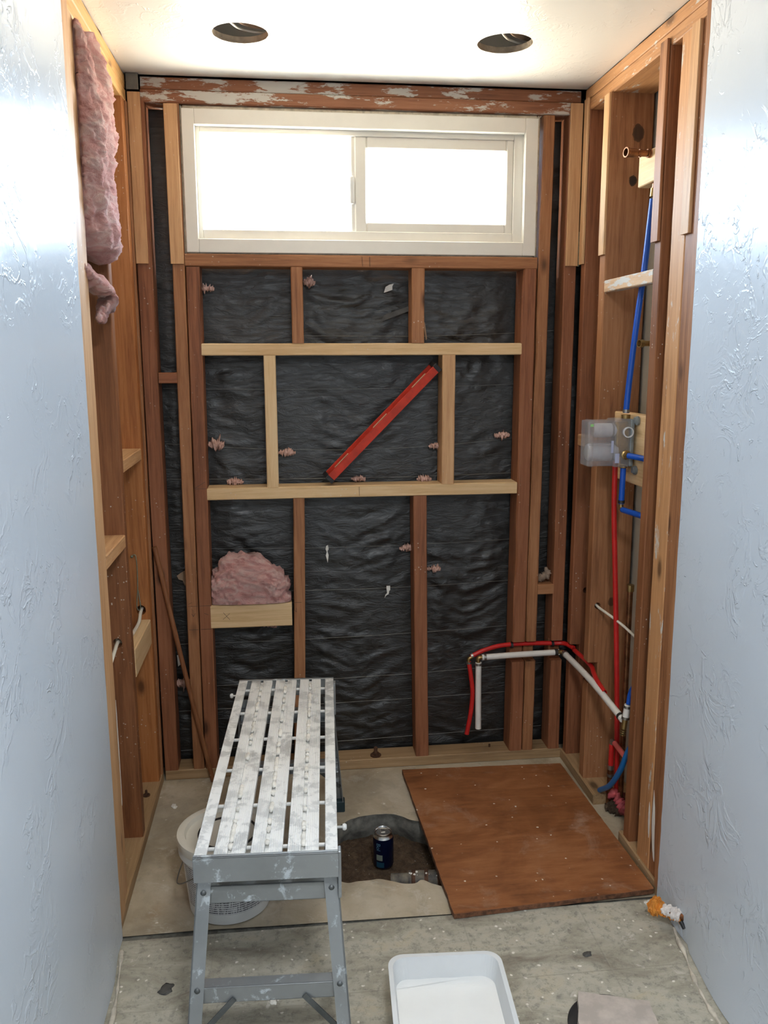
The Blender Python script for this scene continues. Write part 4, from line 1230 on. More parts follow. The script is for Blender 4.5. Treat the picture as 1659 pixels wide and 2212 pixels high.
# ------------------------------------------------------------------ pink insulation
def batt():
    bm = bmesh.new(); nz, na = 190, 96
    prof = [(2.345, -0.030, -0.590, .050, .115), (2.30, -0.028, -0.585, .055, .125), (2.256, -0.022, -0.580, .062, .135), (2.15, -0.018, -0.575, .066, .142), (2.05, -0.020, -0.575, .062, .145),
            (1.97, -0.022, -0.580, .058, .132), (1.92, -0.016, -0.570, .056, .140), (1.87, -0.012, -0.555, .052, .130), (1.835, -0.008, -0.530, .044, .100), (1.812, -0.004, -0.505, .024, .055), (1.806, -0.002, -0.500, .004, .010)]
    def at(z):
        for a, b in zip(prof, prof[1:]):
            if b[0] <= z <= a[0]:
                t = (a[0]-z)/(a[0]-b[0]); t = t*t*(3-2*t)*0.5+t*0.5
                return [a[i]+(b[i]-a[i])*t for i in range(5)]
        return prof[-1]
    rows = []
    c = Vector((-0.02, -0.57, 2.08))
    for j in range(nz+1):
        z = 2.345-(2.345-1.806)*j/nz; _, cx, cy, hx, hy = at(z); row = []
        for i in range(na):
            a = 2*PI*i/na
            ca, sa = math.cos(a), math.sin(a)
            u = math.copysign(abs(ca)**0.7, ca); v = math.copysign(abs(sa)**0.7, sa)
            p = Vector((cx+hx*u, cy+hy*v, z)); nrm = Vector((u, v*0.6, 0)).normalized()
            d = 0.016*(1-abs(noise.noise(Vector((p.x*9, p.y*10, p.z*6+p.y*7)))*2)) + 0.012*noise.noise(p*19) + 0.007*noise.noise(p*48)+0.004*noise.noise(p*110)
            d += 0.026*min(0.4, abs(noise.noise(Vector((p.y*9+p.x*6, p.z*7+p.y*8, 3.3)))))-0.008+0.003*noise.noise(p*220)
            p += nrm*d; p.z += 0.012*noise.noise(p*15+Vector((3, 3, 3)))
            if p.x < 0.004: p.y = max(min(p.y, -0.446), -0.708)
            p.x = max(p.x, -0.098)
            row.append(bm.verts.new(p-c))
        rows.append(row)
    for a, b in zip(rows, rows[1:]):
        for i in range(na): bm.faces.new((a[i], a[(i+1) % na], b[(i+1) % na], b[i]))
    bm.faces.new(rows[0]); bm.faces.new(rows[-1])
    o = from_bm('insulation_batt', bm, M['pink'], smooth=True); o.location = c
    tag(o, 'long pink insulation batt hanging in the top of the left wall bay', 'insulation')
batt()

def fluff(name, label, path, radii, cat='insulation', flat=(1, 1, 1), amp=0.3, mat=None, seg=36, seed=0, group=None, floor_z=None):
    pts = smooth_path(path, 14); bm = bmesh.new(); c = pts[len(pts)//2].copy(); rows = []
    n = len(pts); up = Vector((0.3, 0.9, 0.2)).normalized()
    for j, p in enumerate(pts):
        t = j/(n-1)*(len(radii)-1); k = min(int(t), len(radii)-2); r = radii[k]+(radii[k+1]-radii[k])*(t-k)
        d = (pts[min(j+1, n-1)]-pts[max(j-1, 0)]).normalized(); s = d.cross(up).normalized(); u2 = s.cross(d)
        row = []
        for i in range(seg):
            a = 2*PI*i/seg; v = s*math.cos(a)*flat[0]+u2*math.sin(a)*flat[1]
            q = p+v*r
            f = 1/max(r, 0.004)*0.35
            dd = r*amp*(noise.noise(q*f+Vector((seed, 0, 0)))*1.2+0.6*noise.noise(q*f*2.6)+0.35*noise.noise(q*f*6))
            q = q+v.normalized()*dd
            if floor_z is not None: q.z = max(q.z, floor_z+0.001)
            row.append(bm.verts.new(q-c))
        rows.append(row)
    for a, b in zip(rows, rows[1:]):
        for i in range(seg): bm.faces.new((a[i], a[(i+1) % seg], b[(i+1) % seg], b[i]))
    bm.faces.new(rows[0]); bm.faces.new(rows[-1])
    o = from_bm(name, bm, mat or M['pink'], smooth=True); o.location = c
    return tag(o, label, cat, group)

fluff('insulation_scrap', 'small curled pink insulation scrap below the hanging batt', [(-0.02, -0.74, 1.775), (-0.01, -0.68, 1.745), (0.006, -0.585, 1.735), (0.010, -0.535, 1.700), (0.006, -0.60, 1.662), (0.004, -0.65, 1.650)], [0.020, 0.034, 0.036, 0.034, 0.022, 0.006], flat=(1, 0.45, 1), amp=0.8, seed=3)

def pile():
    bm = bmesh.new(); c = Vector((0.345, 0.045, 0.671))
    bmesh.ops.create_icosphere(bm, subdivisions=6, radius=1.0)
    for v in bm.verts:
        d = v.co.copy()
        u = math.copysign(abs(d.x)**0.5, d.x); w = math.copysign(abs(d.y)**0.7, d.y)
        x = 0.345+0.146*u; y = 0.038+0.050*w
        s = (x-0.20)/0.29
        top = 0.145+0.030*math.sin(s*PI*0.9+0.35)-0.095*max(0, s-0.45)**1.1
        z = max(0.0, d.z)**0.8
        if d.z < 0:
            h = max(1e-4, math.hypot(d.x, d.y)); q = min(1.0, h)/h if h > 0.3 else 1.0
        p = Vector((x, y, c.z+top*z))
        fold = 1-abs(noise.noise(Vector((p.x*7, p.y*14, p.z*34+p.x*14+0.012*math.sin(p.x*60)*34+1.7))))*2.4
        crease = abs(noise.noise(Vector((p.x*11+3, p.y*12, p.z*22-p.x*16))))
        k = 0.016*fold+0.022*min(crease, 0.35)-0.006+0.010*noise.noise(p*30)+0.007*noise.noise(p*70)+0.005*noise.noise(p*150)
        nrm = Vector((d.x*0.4, d.y*1.2, d.z*0.8)).normalized()
        p += nrm*k*min(1, z*4+0.15)
        p.x = min(max(p.x, 0.207), 0.491); p.y = min(p.y, 0.092); p.z = max(p.z, c.z-0.001)
        v.co = p-c
    o = from_bm('insulation_pile', bm, M['pink'], smooth=True); o.location = c
    tag(o, 'folded heap of pink insulation sitting on the pale board left of centre', 'insulation')
pile()
fluff('insulation_scrap', 'pink insulation tuft poking out under the pale board', [(0.37, 0.075, 0.60), (0.40, 0.070, 0.572), (0.435, 0.066, 0.556)], [0.020, 0.016, 0.004], flat=(1, 0.6, 1), amp=0.5, seed=8)
bits = [((0.237, 0.080, 1.237), 0.030, 'pink tuft left of the pale short stud on the sagging wire'), ((0.488, 0.082, 1.207), 0.018, 'tan tuft right of the pale short stud on the sagging wire'),
        ((1.030, 0.082, 1.222), 0.014, 'tan tuft at the sagging wire close to the stud the level leans on'), ((1.282, 0.082, 1.259), 0.018, 'pink tuft at the far right end of the sagging wire'),
        ((0.579, 0.075, 1.803), 0.022, 'tan tuft in the top opening beside the left short stud'), ((0.925, 0.082, 0.838), 0.016, 'tan tuft on a wire left of the reddish lower stud'),
        ((1.030, 0.082, 0.757), 0.016, 'tan tuft on a wire right of the reddish lower stud'), ((0.225, 0.070, 1.780), 0.016, 'pale tuft in the top opening beside the left jack stud'),
        ((0.990, 0.078, 1.100), 0.017, 'pink tuft lying on the lower crosspiece right of the level'), ((0.745, 0.078, 1.106), 0.016, 'thin pink tuft on the lower crosspiece behind the level'),
        ((0.30, 0.078, 1.104), 0.018, 'flat pink tuft lying on the left end of the lower crosspiece'), ((0.086, 0.080, 0.345), 0.026, 'pink tuft low in the narrow left bay behind the rod')]
for k, (p, r, lab) in enumerate(bits):
    w = 1.6 if k not in (0, 4, 11) else 0.9
    fluff('insulation_tuft', lab, [(p[0]-r*w, p[1]+0.004, p[2]), (p[0], p[1]-0.002, p[2]+r*0.15), (p[0]+r*w, p[1]+0.004, p[2]-r*0.1)], [r*0.25, r*0.62, r*0.25], amp=1.5, seg=22, seed=k*3.3, mat=M['tuft'], group='insulation tufts caught on the back wall')
fluff('crumpled_paper', 'crumpled tan paper resting on the small block in the right narrow bay', [(1.418, 0.04, 0.716), (1.44, 0.035, 0.724), (1.458, 0.035, 0.736), (1.452, 0.04, 0.760)], [0.010, 0.018, 0.016, 0.005], cat='paper', mat=simple('tan_paper', (0.34, 0.24, 0.17), 0.9, var=0.3), amp=0.5, seg=20, floor_z=0.703)

# ------------------------------------------------------------------ lath wires stretched over the paper
wires = [(1.622, 0.010, 'highest wire on the black paper, just above the upper crosspiece', 0.55, 1.47, 1.640), (1.440, 0.012, 'wire crossing the upper part of the middle opening', 0.06, 1.47, 1.452),
         (1.245, 0.040, 'deeply sagging wire carrying pink tufts behind the level', 0.06, 1.47, 1.262), (1.118, 0.010, 'wire just above the lower pale crosspiece', 0.06, 1.47, 1.12),
         (0.862, 0.016, 'topmost wire below the lower pale crosspiece', 0.06, 1.47, 0.868), (0.705, 0.020, 'wire at the height of the pink insulation heap', 0.06, 1.47, 0.706),
         (0.497, 0.012, 'wire above the red water pipe, below the pale insulation board', 0.06, 1.47, 0.525), (0.326, 0.008, 'wire touching the top end of the aluminium platform', 0.06, 1.47, 0.36),
         (0.232, 0.006, 'wire close below the top end of the aluminium platform', 0.06, 1.47, 0.25), (0.072, 0.006, 'lowest wire, just above the bottom plate', 0.06, 1.47, 0.095)]
for z, sag, lab, xa, xb, zb in wires:
    pts = []
    for i in range(25):
        s = i/24; x = xa+(xb-xa)*s
        pts.append((x, 0.0905, z+(zb-z)*s-sag*math.sin(PI*s)+0.0015*noise.noise(Vector((x*6, z*9, 0)))))
    o = tube('lath_wire', pts, 0.00085, M['wire'], curve=False, seg=6)
    tag(o, lab, 'wire')

# small scraps and drips stuck on the paper
def scrap(name, label, cat, x, z, poly, mat, y=0.092, th=0.0012, tilt=0.0):
    bm = bmesh.new(); A = []; B = []
    for u, v in poly:
        dy = 0.003*noise.noise(Vector((u*80, v*80, x)))
        A.append(bm.verts.new((u, dy, v))); B.append(bm.verts.new((u, dy+th, v)))
    n = len(poly)
    for i in range(n): bm.faces.new((A[i], A[(i+1) % n], B[(i+1) % n], B[i]))
    bm.faces.new(A); bm.faces.new(B[::-1])
    o = from_bm(name, bm, mat); o.location = (x, y, z); o.rotation_euler = (tilt, 0, 0)
    return tag(o, label, cat)
scrap('paper_scrap', 'small white torn scrap in the top middle opening', 'scrap', 0.861, 1.787, [(-.018, -.016), (-.005, -.012), (.012, -.006), (.012, .006), (.018, .016), (.002, .012), (-.012, .004)], M['scrap_white'], y=0.085)
scrap('shingle_scrap', 'dark slanting splinter of wood in the top middle opening', 'scrap', 0.886, 1.696, [(-.050, -.024), (.048, .012), (.050, .030), (-.044, -.002)], M['scrap_dark'], y=0.083, th=0.004)
scrap('compound_drip', 'narrow white drip high on the middle lower paper', 'drip', 0.628, 0.825, [(-.004, .030), (.003, .034), (.005, .018), (.001, .010), (.005, -.004), (.003, -.018), (.001, -.034), (-.003, -.016), (-.006, -.006), (-.002, .008), (-.006, .018)], M['scrap_white'], y=0.0885, th=0.002)
scrap('compound_drip', 'broad white splash on the middle lower paper by a wire', 'drip', 0.852, 0.672, [(-.002, .022), (.012, .022), (.012, .006), (.008, .002), (.006, -.010), (-.004, -.016), (-.010, -.026), (-.006, -.012), (.000, -.006), (-.002, .010)], M['scrap_white'], y=0.0885, th=0.002)
scrap('lath_splinter', 'short brown splinter beside the right short stud under the sill', 'scrap', 0.990, 1.640, [(-.006, .030), (.0, .028), (.008, -.028), (.004, -.036)], M['kraft'], y=0.080, th=0.002)
scrap('paper_scrap', 'pale torn scrap in the narrow left bay above the rod', 'scrap', 0.094, 0.750, [(-.018, .010), (-.004, .020), (.014, .030), (.018, .0), (.010, -.030), (.002, -.008), (-.012, -.004)], M['kraft'], y=0.088)
scrap('paper_scrap', 'pale torn scrap low in the narrow left bay behind the rod', 'scrap', 0.070, 0.430, [(-.008, .024), (.006, .030), (.006, -.010), (-.006, -.020)], M['scrap_white'], y=0.088)

# ------------------------------------------------------------------ plumbing
def ringpart(name, p, d, r, L, mat, parent, seg=20):
    d = Vector(d).normalized()*L/2; p = Vector(p)
    return tube_child(name, [p-d, p+d], r, mat, parent, curve=False, seg=seg)

def elbow(parent, p, d1, d2, r, mat):
    p = Vector(p); d1 = Vector(d1).normalized(); d2 = Vector(d2).normalized()
    return tube_child('elbow', [p+d1*r*2.3, p+d1*r*1.0, p+(d1+d2)*r*0.25, p+d2*r*1.0, p+d2*r*2.3], r, mat, parent, n=4, seg=16)

def white_run():
    r = 0.0112
    t = thing('supply_pipe', 'white plastic pipe run turning the right back corner, one end dropping down', 'pipe', (1.19, -0.01, 0.43))
    O = Vector(t.location)
    L = lambda *a: Vector(a)-O
    tube_child('pipe', [L(1.200, -0.010, 0.430), L(1.35, -0.008, 0.434), L(1.500, -0.012, 0.438)], r, M['pex_white'], t)
    tube_child('pipe', [L(1.187, -0.012, 0.412), L(1.188, -0.012, 0.30), L(1.190, -0.013, 0.146)], r, M['pex_white'], t)
    tube_child('pipe', [L(1.514, -0.034, 0.440), L(1.520, -0.30, 0.436), L(1.535, -0.548, 0.402)], r, M['pex_white'], t)
    elbow(t, L(1.186, -0.011, 0.430), (1, 0, 0), (0, 0, -1), 0.0085, M['brass'])
    elbow(t, L(1.513, -0.016, 0.440), (-1, 0, 0), (0, -1, 0), 0.0085, M['brass'])
    ringpart('clamp', L(1.212, -0.010, 0.4302), (1, 0, 0), 0.0128, 0.009, M['crimp'], t)
    ringpart('clamp', L(1.187, -0.012, 0.405), (0, 0, 1), 0.0128, 0.009, M['crimp'], t)
    ringpart('clamp', L(1.488, -0.0115, 0.4378), (1, 0, 0), 0.0130, 0.012, M['crimp_dark'], t)
    ringpart('clamp', L(1.5142, -0.045, 0.440), (0, 1, 0), 0.0130, 0.012, M['crimp'], t)
    ringpart('clamp', L(1.5335, -0.532, 0.405), (0.06, -1, -0.13), 0.0128, 0.009, M['crimp_dark'], t)
    # tee at the far end: barbed brass stub and a short white piece going up
    ringpart('tee', L(1.538, -0.556, 0.392), (0.1, 0, 1), 0.0088, 0.036, M['brass'], t)
    for k in range(3): ringpart('barb', L(1.5355-0.001*k, -0.556, 0.368-0.007*k), (0.1, 0, 1), 0.0095-0.0006*k, 0.004, M['brass'], t)
    tube_child('pipe', [L(1.541, -0.556, 0.412), L(1.546, -0.556, 0.455)], r, M['pex_white'], t)
    ringpart('clamp', L(1.5405, -0.556, 0.411), (0.1, 0, 1), 0.0128, 0.008, M['crimp'], t)
    ringpart('clamp', L(1.5455, -0.556, 0.448), (0.1, 0, 1), 0.0128, 0.008, M['crimp'], t)
    tube_child('blue_pipe', [L(1.548, -0.557, 0.458), L(1.553, -0.560, 0.50), L(1.566, -0.575, 0.54)], 0.0085, M['pex_blue'], t)
white_run()

def red_run():
    r = 0.0085
    t = thing('supply_pipe', 'red plastic pipe bent along the back wall notches with a hanging curved end', 'pipe', (1.155, 0.0, 0.42))
    O = Vector(t.location); L = lambda *a: Vector(a)-O
    tube_child('pipe', [L(1.160, 0.003, 0.430), L(1.205, 0.008, 0.449), L(1.265, 0.016, 0.462), L(1.33, 0.020, 0.466), L(1.41, 0.021, 0.466), L(1.485, 0.018, 0.464), L(1.525, 0.004, 0.466), L(1.543, -0.05, 0.466)], r, M['pex_red'], t)
    tube_child('pipe', [L(1.152, 0.0, 0.412), L(1.160, -0.002, 0.36), L(1.168, -0.002, 0.29), L(1.163, -0.002, 0.21), L(1.148, -0.002, 0.120)], r, M['pex_red'], t)
    elbow(t, L(1.151, 0.001, 0.424), (1, 0, 0.35), (0.1, 0, -1), 0.0066, M['brass'])
    ringpart('clamp', L(1.166, 0.004, 0.433), (1, 0, 0.45), 0.0100, 0.008, M['crimp'], t)
    ringpart('clamp', L(1.1525, 0.0, 0.408), (0.1, 0, -1), 0.0100, 0.008, M['crimp'], t)
    ringpart('pipe_clip', L(1.322, 0.019, 0.463), (1, 0, 0), 0.0118, 0.009, M['black'], t)
    ringpart('pipe_clip', L(1.482, 0.017, 0.462), (1, 0, 0), 0.0118, 0.009, M['black'], t)
    o = tube('supply_pipe', [(1.541, -0.060, 0.462), (1.545, -0.15, 0.462), (1.549, -0.22, 0.458), (1.540, -0.27, 0.452), (1.532, -0.330, 0.444), (1.531, -0.400, 0.432)], r, M['pex_red'], hollow=True)
    tag(o, 'red plastic pipe stub through the notched studs of the right wall, cut open', 'pipe')
red_run()

def risers():
    o = tube('supply_pipe', [(1.536, -0.385, 1.222), (1.546, -0.370, 1.05), (1.565, -0.360, 0.82), (1.585, -0.362, 0.50), (1.597, -0.370, 0.20), (1.602, -0.375, 0.0)], 0.0088, M['pex_red'])
    tag(o, 'tall red pipe running from the valve down to the floor in the right wall', 'pipe')
    t = thing('supply_pipe', 'blue pipe rising from the valve to the copper shower outlet', 'pipe', (1.545, -0.43, 1.38))
    O = Vector(t.location); L = lambda *a: Vector(a)-O
    tube_child('pipe', [L(1.545, -0.430, 1.372), L(1.551, -0.430, 1.47), L(1.564, -0.432, 1.64), L(1.578, -0.436, 1.80), L(1.592, -0.440, 2.010)], 0.0092, M['pex_blue'], t)
    ringpart('clamp', L(1.5930, -0.440, 2.028), (0.08, 0, 1), 0.0096, 0.024, M['brass'], t)
    tube_child('copper_stub', [L(1.5935, -0.440, 2.035), L(1.597, -0.441, 2.08), L(1.599, -0.442, 2.130)], 0.0062, M['copper_new'], t)
    ringpart('clamp', L(1.5455, -0.430, 1.378), (0.05, 0, 1), 0.0108, 0.010, M['crimp'], t)
    t = thing('supply_pipe', 'short blue pipe dropping from the valve to an elbow, then behind the stud', 'pipe', (1.545, -0.43, 1.20))
    O = Vector(t.location)
    tube_child('pipe', [L(1.545, -0.430, 1.198), L(1.544, -0.430, 1.083)], 0.0092, M['pex_blue'], t, curve=False)
    tube_child('pipe', [L(1.5435, -0.444, 1.066), L(1.557, -0.545, 1.067), L(1.567, -0.608, 1.066)], 0.0092, M['pex_blue'], t)
    elbow(t, L(1.5435, -0.431, 1.067), (0, 0, 1), (0.1, -1, 0), 0.0078, M['brass'])
    ringpart('clamp', L(1.544, -0.430, 1.090), (0, 0, 1), 0.0106, 0.010, M['crimp_dark'], t)
risers()

def outlet(name, label, y0, pts, fits):
    pass

def shower_outlet():
    t = thing('shower_outlet', 'old copper shower outlet with open end high in the right wall', 'pipe fitting', (1.60, -0.442, 2.138))
    O = Vector(t.location); L = lambda *a: Vector(a)-O
    d = (-1, 0, -0.02)
    tube_child('stub', [L(1.598, -0.442, 2.138), L(1.520, -0.442, 2.1365)], 0.0095, M['copper'], t, curve=False, seg=20)
    # open socket
    bm = bmesh.new(); add_lathe(bm, [(0.0095, 0.0), (0.0125, 0.004), (0.0125, 0.030), (0.0145, 0.032), (0.0145, 0.040), (0.0110, 0.040), (0.0105, 0.010), (0, 0.010)], 24)
    bmesh.ops.rotate(bm, verts=bm.verts, cent=(0, 0, 0), matrix=Matrix.Rotation(-PI/2-0.35, 3, 'Y') @ Matrix.Rotation(0.0, 3, 'Z'))
    bmesh.ops.rotate(bm, verts=bm.verts, cent=(0, 0, 0), matrix=Matrix.Rotation(0.35, 3, 'Y'))
    bmesh.ops.rotate(bm, verts=bm.verts, cent=(0, 0, 0), matrix=Matrix.Rotation(0.22, 3, 'Z'))
    bmesh.ops.translate(bm, verts=bm.verts, vec=L(1.536, -0.442, 2.137))
    s = from_bm('socket', bm, M['copper'], t, smooth=True); m = s.modifiers.new('edge', 'EDGE_SPLIT'); m.split_angle = 0.6
    for x, r, w, mt in ((1.545, .0115, .006, 'copper'), (1.570, .0125, .006, 'copper'), (1.577, .0128, .005, 'copper_new'), (1.588, .0142, .010, 'brass')):
        ringpart('collar', L(x, -0.442, 2.1372), d, r, w, M[mt], t)
    bm = bmesh.new(); add_box(bm, (-0.004, -0.016, -0.018), (0.014, 0.016, 0.016), 0.003)
    from_bm('drop_ear', bm, M['copper'], t)
    t = thing('spout_outlet', 'small brass outlet stub poking past the stud midway up the right wall', 'pipe fitting', (1.575, -0.50, 1.585))
    ringpart('stub', (-0.002, 0, 0), (-1, 0.15, 0), 0.0085, 0.040, M['brass'], t)
    bm = bmesh.new(); add_lathe(bm, [(0.0085, 0), (0.0118, 0.003), (0.0118, 0.016), (0.0092, 0.016), (0.0088, 0.004), (0, 0.004)], 20)
    bmesh.ops.rotate(bm, verts=bm.verts, cent=(0, 0, 0), matrix=Matrix.Rotation(-PI/2, 3, 'Y'))
    bmesh.ops.rotate(bm, verts=bm.verts, cent=(0, 0, 0), matrix=Matrix.Rotation(0.25, 3, 'Z'))
    bmesh.ops.translate(bm, verts=bm.verts, vec=(-0.014, 0.002, 0))
    s = from_bm('socket', bm, M['brass'], t, smooth=True); m = s.modifiers.new('edge', 'EDGE_SPLIT'); m.split_angle = 0.6
    tube_child('feed', [(0.016, 0, 0), (0.019, -0.01, -0.01), (0.020, -0.14, -0.03)], 0.0075, M['copper'], t)
    t = thing('capped_pipe', 'upright copper pipe with a brass cap low in the right wall bay', 'pipe fitting', (1.600, -0.405, 0.60))
    tube_child('pipe', [(0, 0, 0), (0, 0, 0.192)], 0.0095, M['copper'], t, curve=False)
    ringpart('cap', (0, 0, 0.196), (0, 0, 1), 0.0122, 0.022, M['brass'], t)
    tube_child('feed', [(0, 0, 0), (0.001, 0, -0.12), (0.003, 0.0, -0.598)], 0.0092, M['copper'], t)
shower_outlet()

def build_valve():
    t = thing('mixing_valve', 'shower mixing valve in a clear plastic guard on the right wall', 'valve', (1.545, -0.43, 1.285))
    bm = bmesh.new()
    add_box(bm, (-0.040, -0.022, -0.050), (0.012, 0.022, 0.060), 0.010, 3)
    b = from_bm('body', bm, M['brass'], t, smooth=True); m = b.modifiers.new('edge', 'EDGE_SPLIT'); m.split_angle = 0.8
    lathe('cartridge', [(0, 0), (0.020, 0), (0.022, 0.010), (0.022, 0.070), (0.019, 0.078), (0, 0.080)], M['frost'], t, loc=(-0.028, 0, 0.034), rot=(0, -PI/2, 0), seg=28)
    lathe('cartridge', [(0, 0), (0.027, 0), (0.029, 0.010), (0.029, 0.084), (0.025, 0.094), (0, 0.096)], M['frost'], t, loc=(-0.028, 0, -0.034), rot=(0, -PI/2, 0), seg=28)
    # hollow clear guard: two stepped shells
    def shell(name, lo, hi, th=0.002):
        bm = bmesh.new(); add_box(bm, lo, hi, 0.005, 2)
        r = bmesh.ops.create_cube(bm, size=1)
        for v in r['verts']: v.co = Vector([(lo[i]+hi[i])/2+v.co[i]*(hi[i]-lo[i]-2*th) for i in range(3)])
        me = bpy.data.meshes.new(name); bm.to_mesh(me); bm.free()
        return link(name, me, M['clear'], t)
    g = shell('guard', (-0.132, -0.034, -0.076), (-0.046, 0.034, 0.066))
    shell('guard', (-0.048, -0.037, -0.079), (0.004, 0.037, 0.071))
    for z in (-0.010, 0.004):
        bm = bmesh.new(); add_box(bm, (-0.130, -0.0365, z-0.0015), (-0.050, -0.0335, z+0.0015), 0.0005)
        from_bm('rib', bm, M['clear'], g)
    bm = bmesh.new(); add_box(bm, (-0.118, -0.0335, -0.078), (-0.114, 0.0335, 0.068)); from_bm('rib', bm, M['clear'], g)
    bm = bmesh.new(); add_box(bm, (-0.126, -0.0352, 0.048), (-0.116, -0.0342, 0.056), 0.0003); from_bm('mark', bm, M['green'], g)
    bm = bmesh.new(); add_box(bm, (-0.058, -0.0376, -0.034), (-0.050, -0.0370, 0.004), 0.0002); from_bm('sticker', bm, M['sticker'], g)
    bm = bmesh.new(); add_box(bm, (-0.044, -0.0378, -0.066), (-0.030, -0.0371, -0.036), 0.0002); from_bm('sticker', bm, M['sticker'], g)
    # grey mounting plate with screw ears
    bm = bmesh.new(); add_box(bm, (0.002, -0.038, -0.078), (0.016, 0.034, 0.070), 0.004, 2)
    pl = from_bm('mounting_plate', bm, M['zinc'], t)
    for z in (0.066, -0.088):
        lathe('screw_ear', [(0, 0.0), (0.014, 0.0), (0.014, 0.006), (0.007, 0.009), (0, 0.010)], M['zinc'], pl, loc=(0.022, -0.046, z), rot=(0, -PI/2, 0), seg=20)
        bm = bmesh.new(); add_box(bm, (0.012, -0.048, z-0.010), (0.020, -0.030, z+0.010), 0.002); from_bm('ear_arm', bm, M['zinc'], pl)
    # side port caps facing the camera
    lathe('screw_cap', [(0.0135, 0), (0.0165, 0), (0.0165, 0.008), (0.0135, 0.008)], M['frost'], t, loc=(-0.006, -0.036, 0.030), rot=(PI/2, 0, 0), seg=28, close=True)
    lathe('inlet_nut', [(0, 0.0), (0.015, 0.0), (0.015, 0.012), (0.011, 0.014), (0.011, 0.024), (0, 0.024)], M['brass'], t, loc=(-0.010, -0.030, -0.040), rot=(PI/2, 0, 0), seg=8)
    ringpart('outlet_nut', (0, 0, 0.076), (0, 0, 1), 0.0150, 0.012, M['brass'], t, seg=8)
    ringpart('outlet_nut', (0, 0, -0.080), (0, 0, 1), 0.0135, 0.010, M['brass'], t, seg=8)
    t2 = thing('supply_pipe', 'short pale blue pipe coming out of the near side of the valve', 'pipe', (1.540, -0.486, 1.243))
    tube_child('pipe', [(-0.003, 0.004, 0.001), (0.024, -0.036, -0.003), (0.034, -0.066, -0.006)], 0.0090, M['pex_blue'], t2)
    elbow(t2, (0.038, -0.076, -0.007), (-0.4, 1, 0), (0, 0, -1), 0.0078, M['brass'])
    tube_child('pipe', [(0.038, -0.076, -0.024), (0.041, -0.078, -0.10)], 0.0080, M['pex_blue'], t2, curve=False)
build_valve()

def low_pipes():
    o = tube('supply_pipe', [(1.560, -0.590, 0.345), (1.553, -0.560, 0.295), (1.548, -0.515, 0.205), (1.548, -0.44, 0.115), (1.552, -0.345, 0.046)], 0.0092, M['pex_blue2'], hollow=True)
    tag(o, 'bright blue pipe bent down beside a stud low in the right wall', 'pipe')
    t = thing('supply_pipe', 'short red pipe stub with elbow and faded arm low in the right wall', 'pipe', (1.575, -0.375, 0.0))
    tube_child('pipe', [(0, 0, 0.150), (0, 0, 0.232)], 0.0092, M['pex_red'], t, curve=False)
    ringpart('clamp', (0, 0, 0.147), (0, 0, 1), 0.0112, 0.016, M['crimp'], t)
    tube_child('riser', [(0, 0, -0.02), (0, 0, 0.145)], 0.0105, M['copper'], t, curve=False)
    ringpart('clamp', (0, 0, 0.118), (0, 0, 1), 0.0118, 0.010, M['crimp'], t)
    elbow(t, (0, 0, 0.246), (0, 0, -1), (0.05, -1, -0.05), 0.0080, M['crimp'])
    tube_child('arm', [(0.002, -0.018, 0.245), (0.012, -0.11, 0.225), (0.022, -0.225, 0.195)], 0.0092, M['pex_pink'], t)
    fluff('plastic_scrap', 'torn red plastic wad around the lowest pipes of the right wall', [(1.572, -0.33, 0.035), (1.59, -0.40, 0.050), (1.60, -0.46, 0.030), (1.605, -0.53, 0.024)], [0.007, 0.016, 0.014, 0.006], cat='plastic scrap', mat=M['rag'], amp=1.1, seg=24, seed=21, floor_z=0.0)
    fluff('soil_lump', 'dark dirt clod beside the end of the blue pipe', [(1.556, -0.395, 0.012), (1.575, -0.42, 0.018), (1.59, -0.45, 0.010)], [0.010, 0.018, 0.008], cat='dirt', mat=M['soil'], amp=1.0, seg=20, seed=5, floor_z=0.0)
low_pipes()

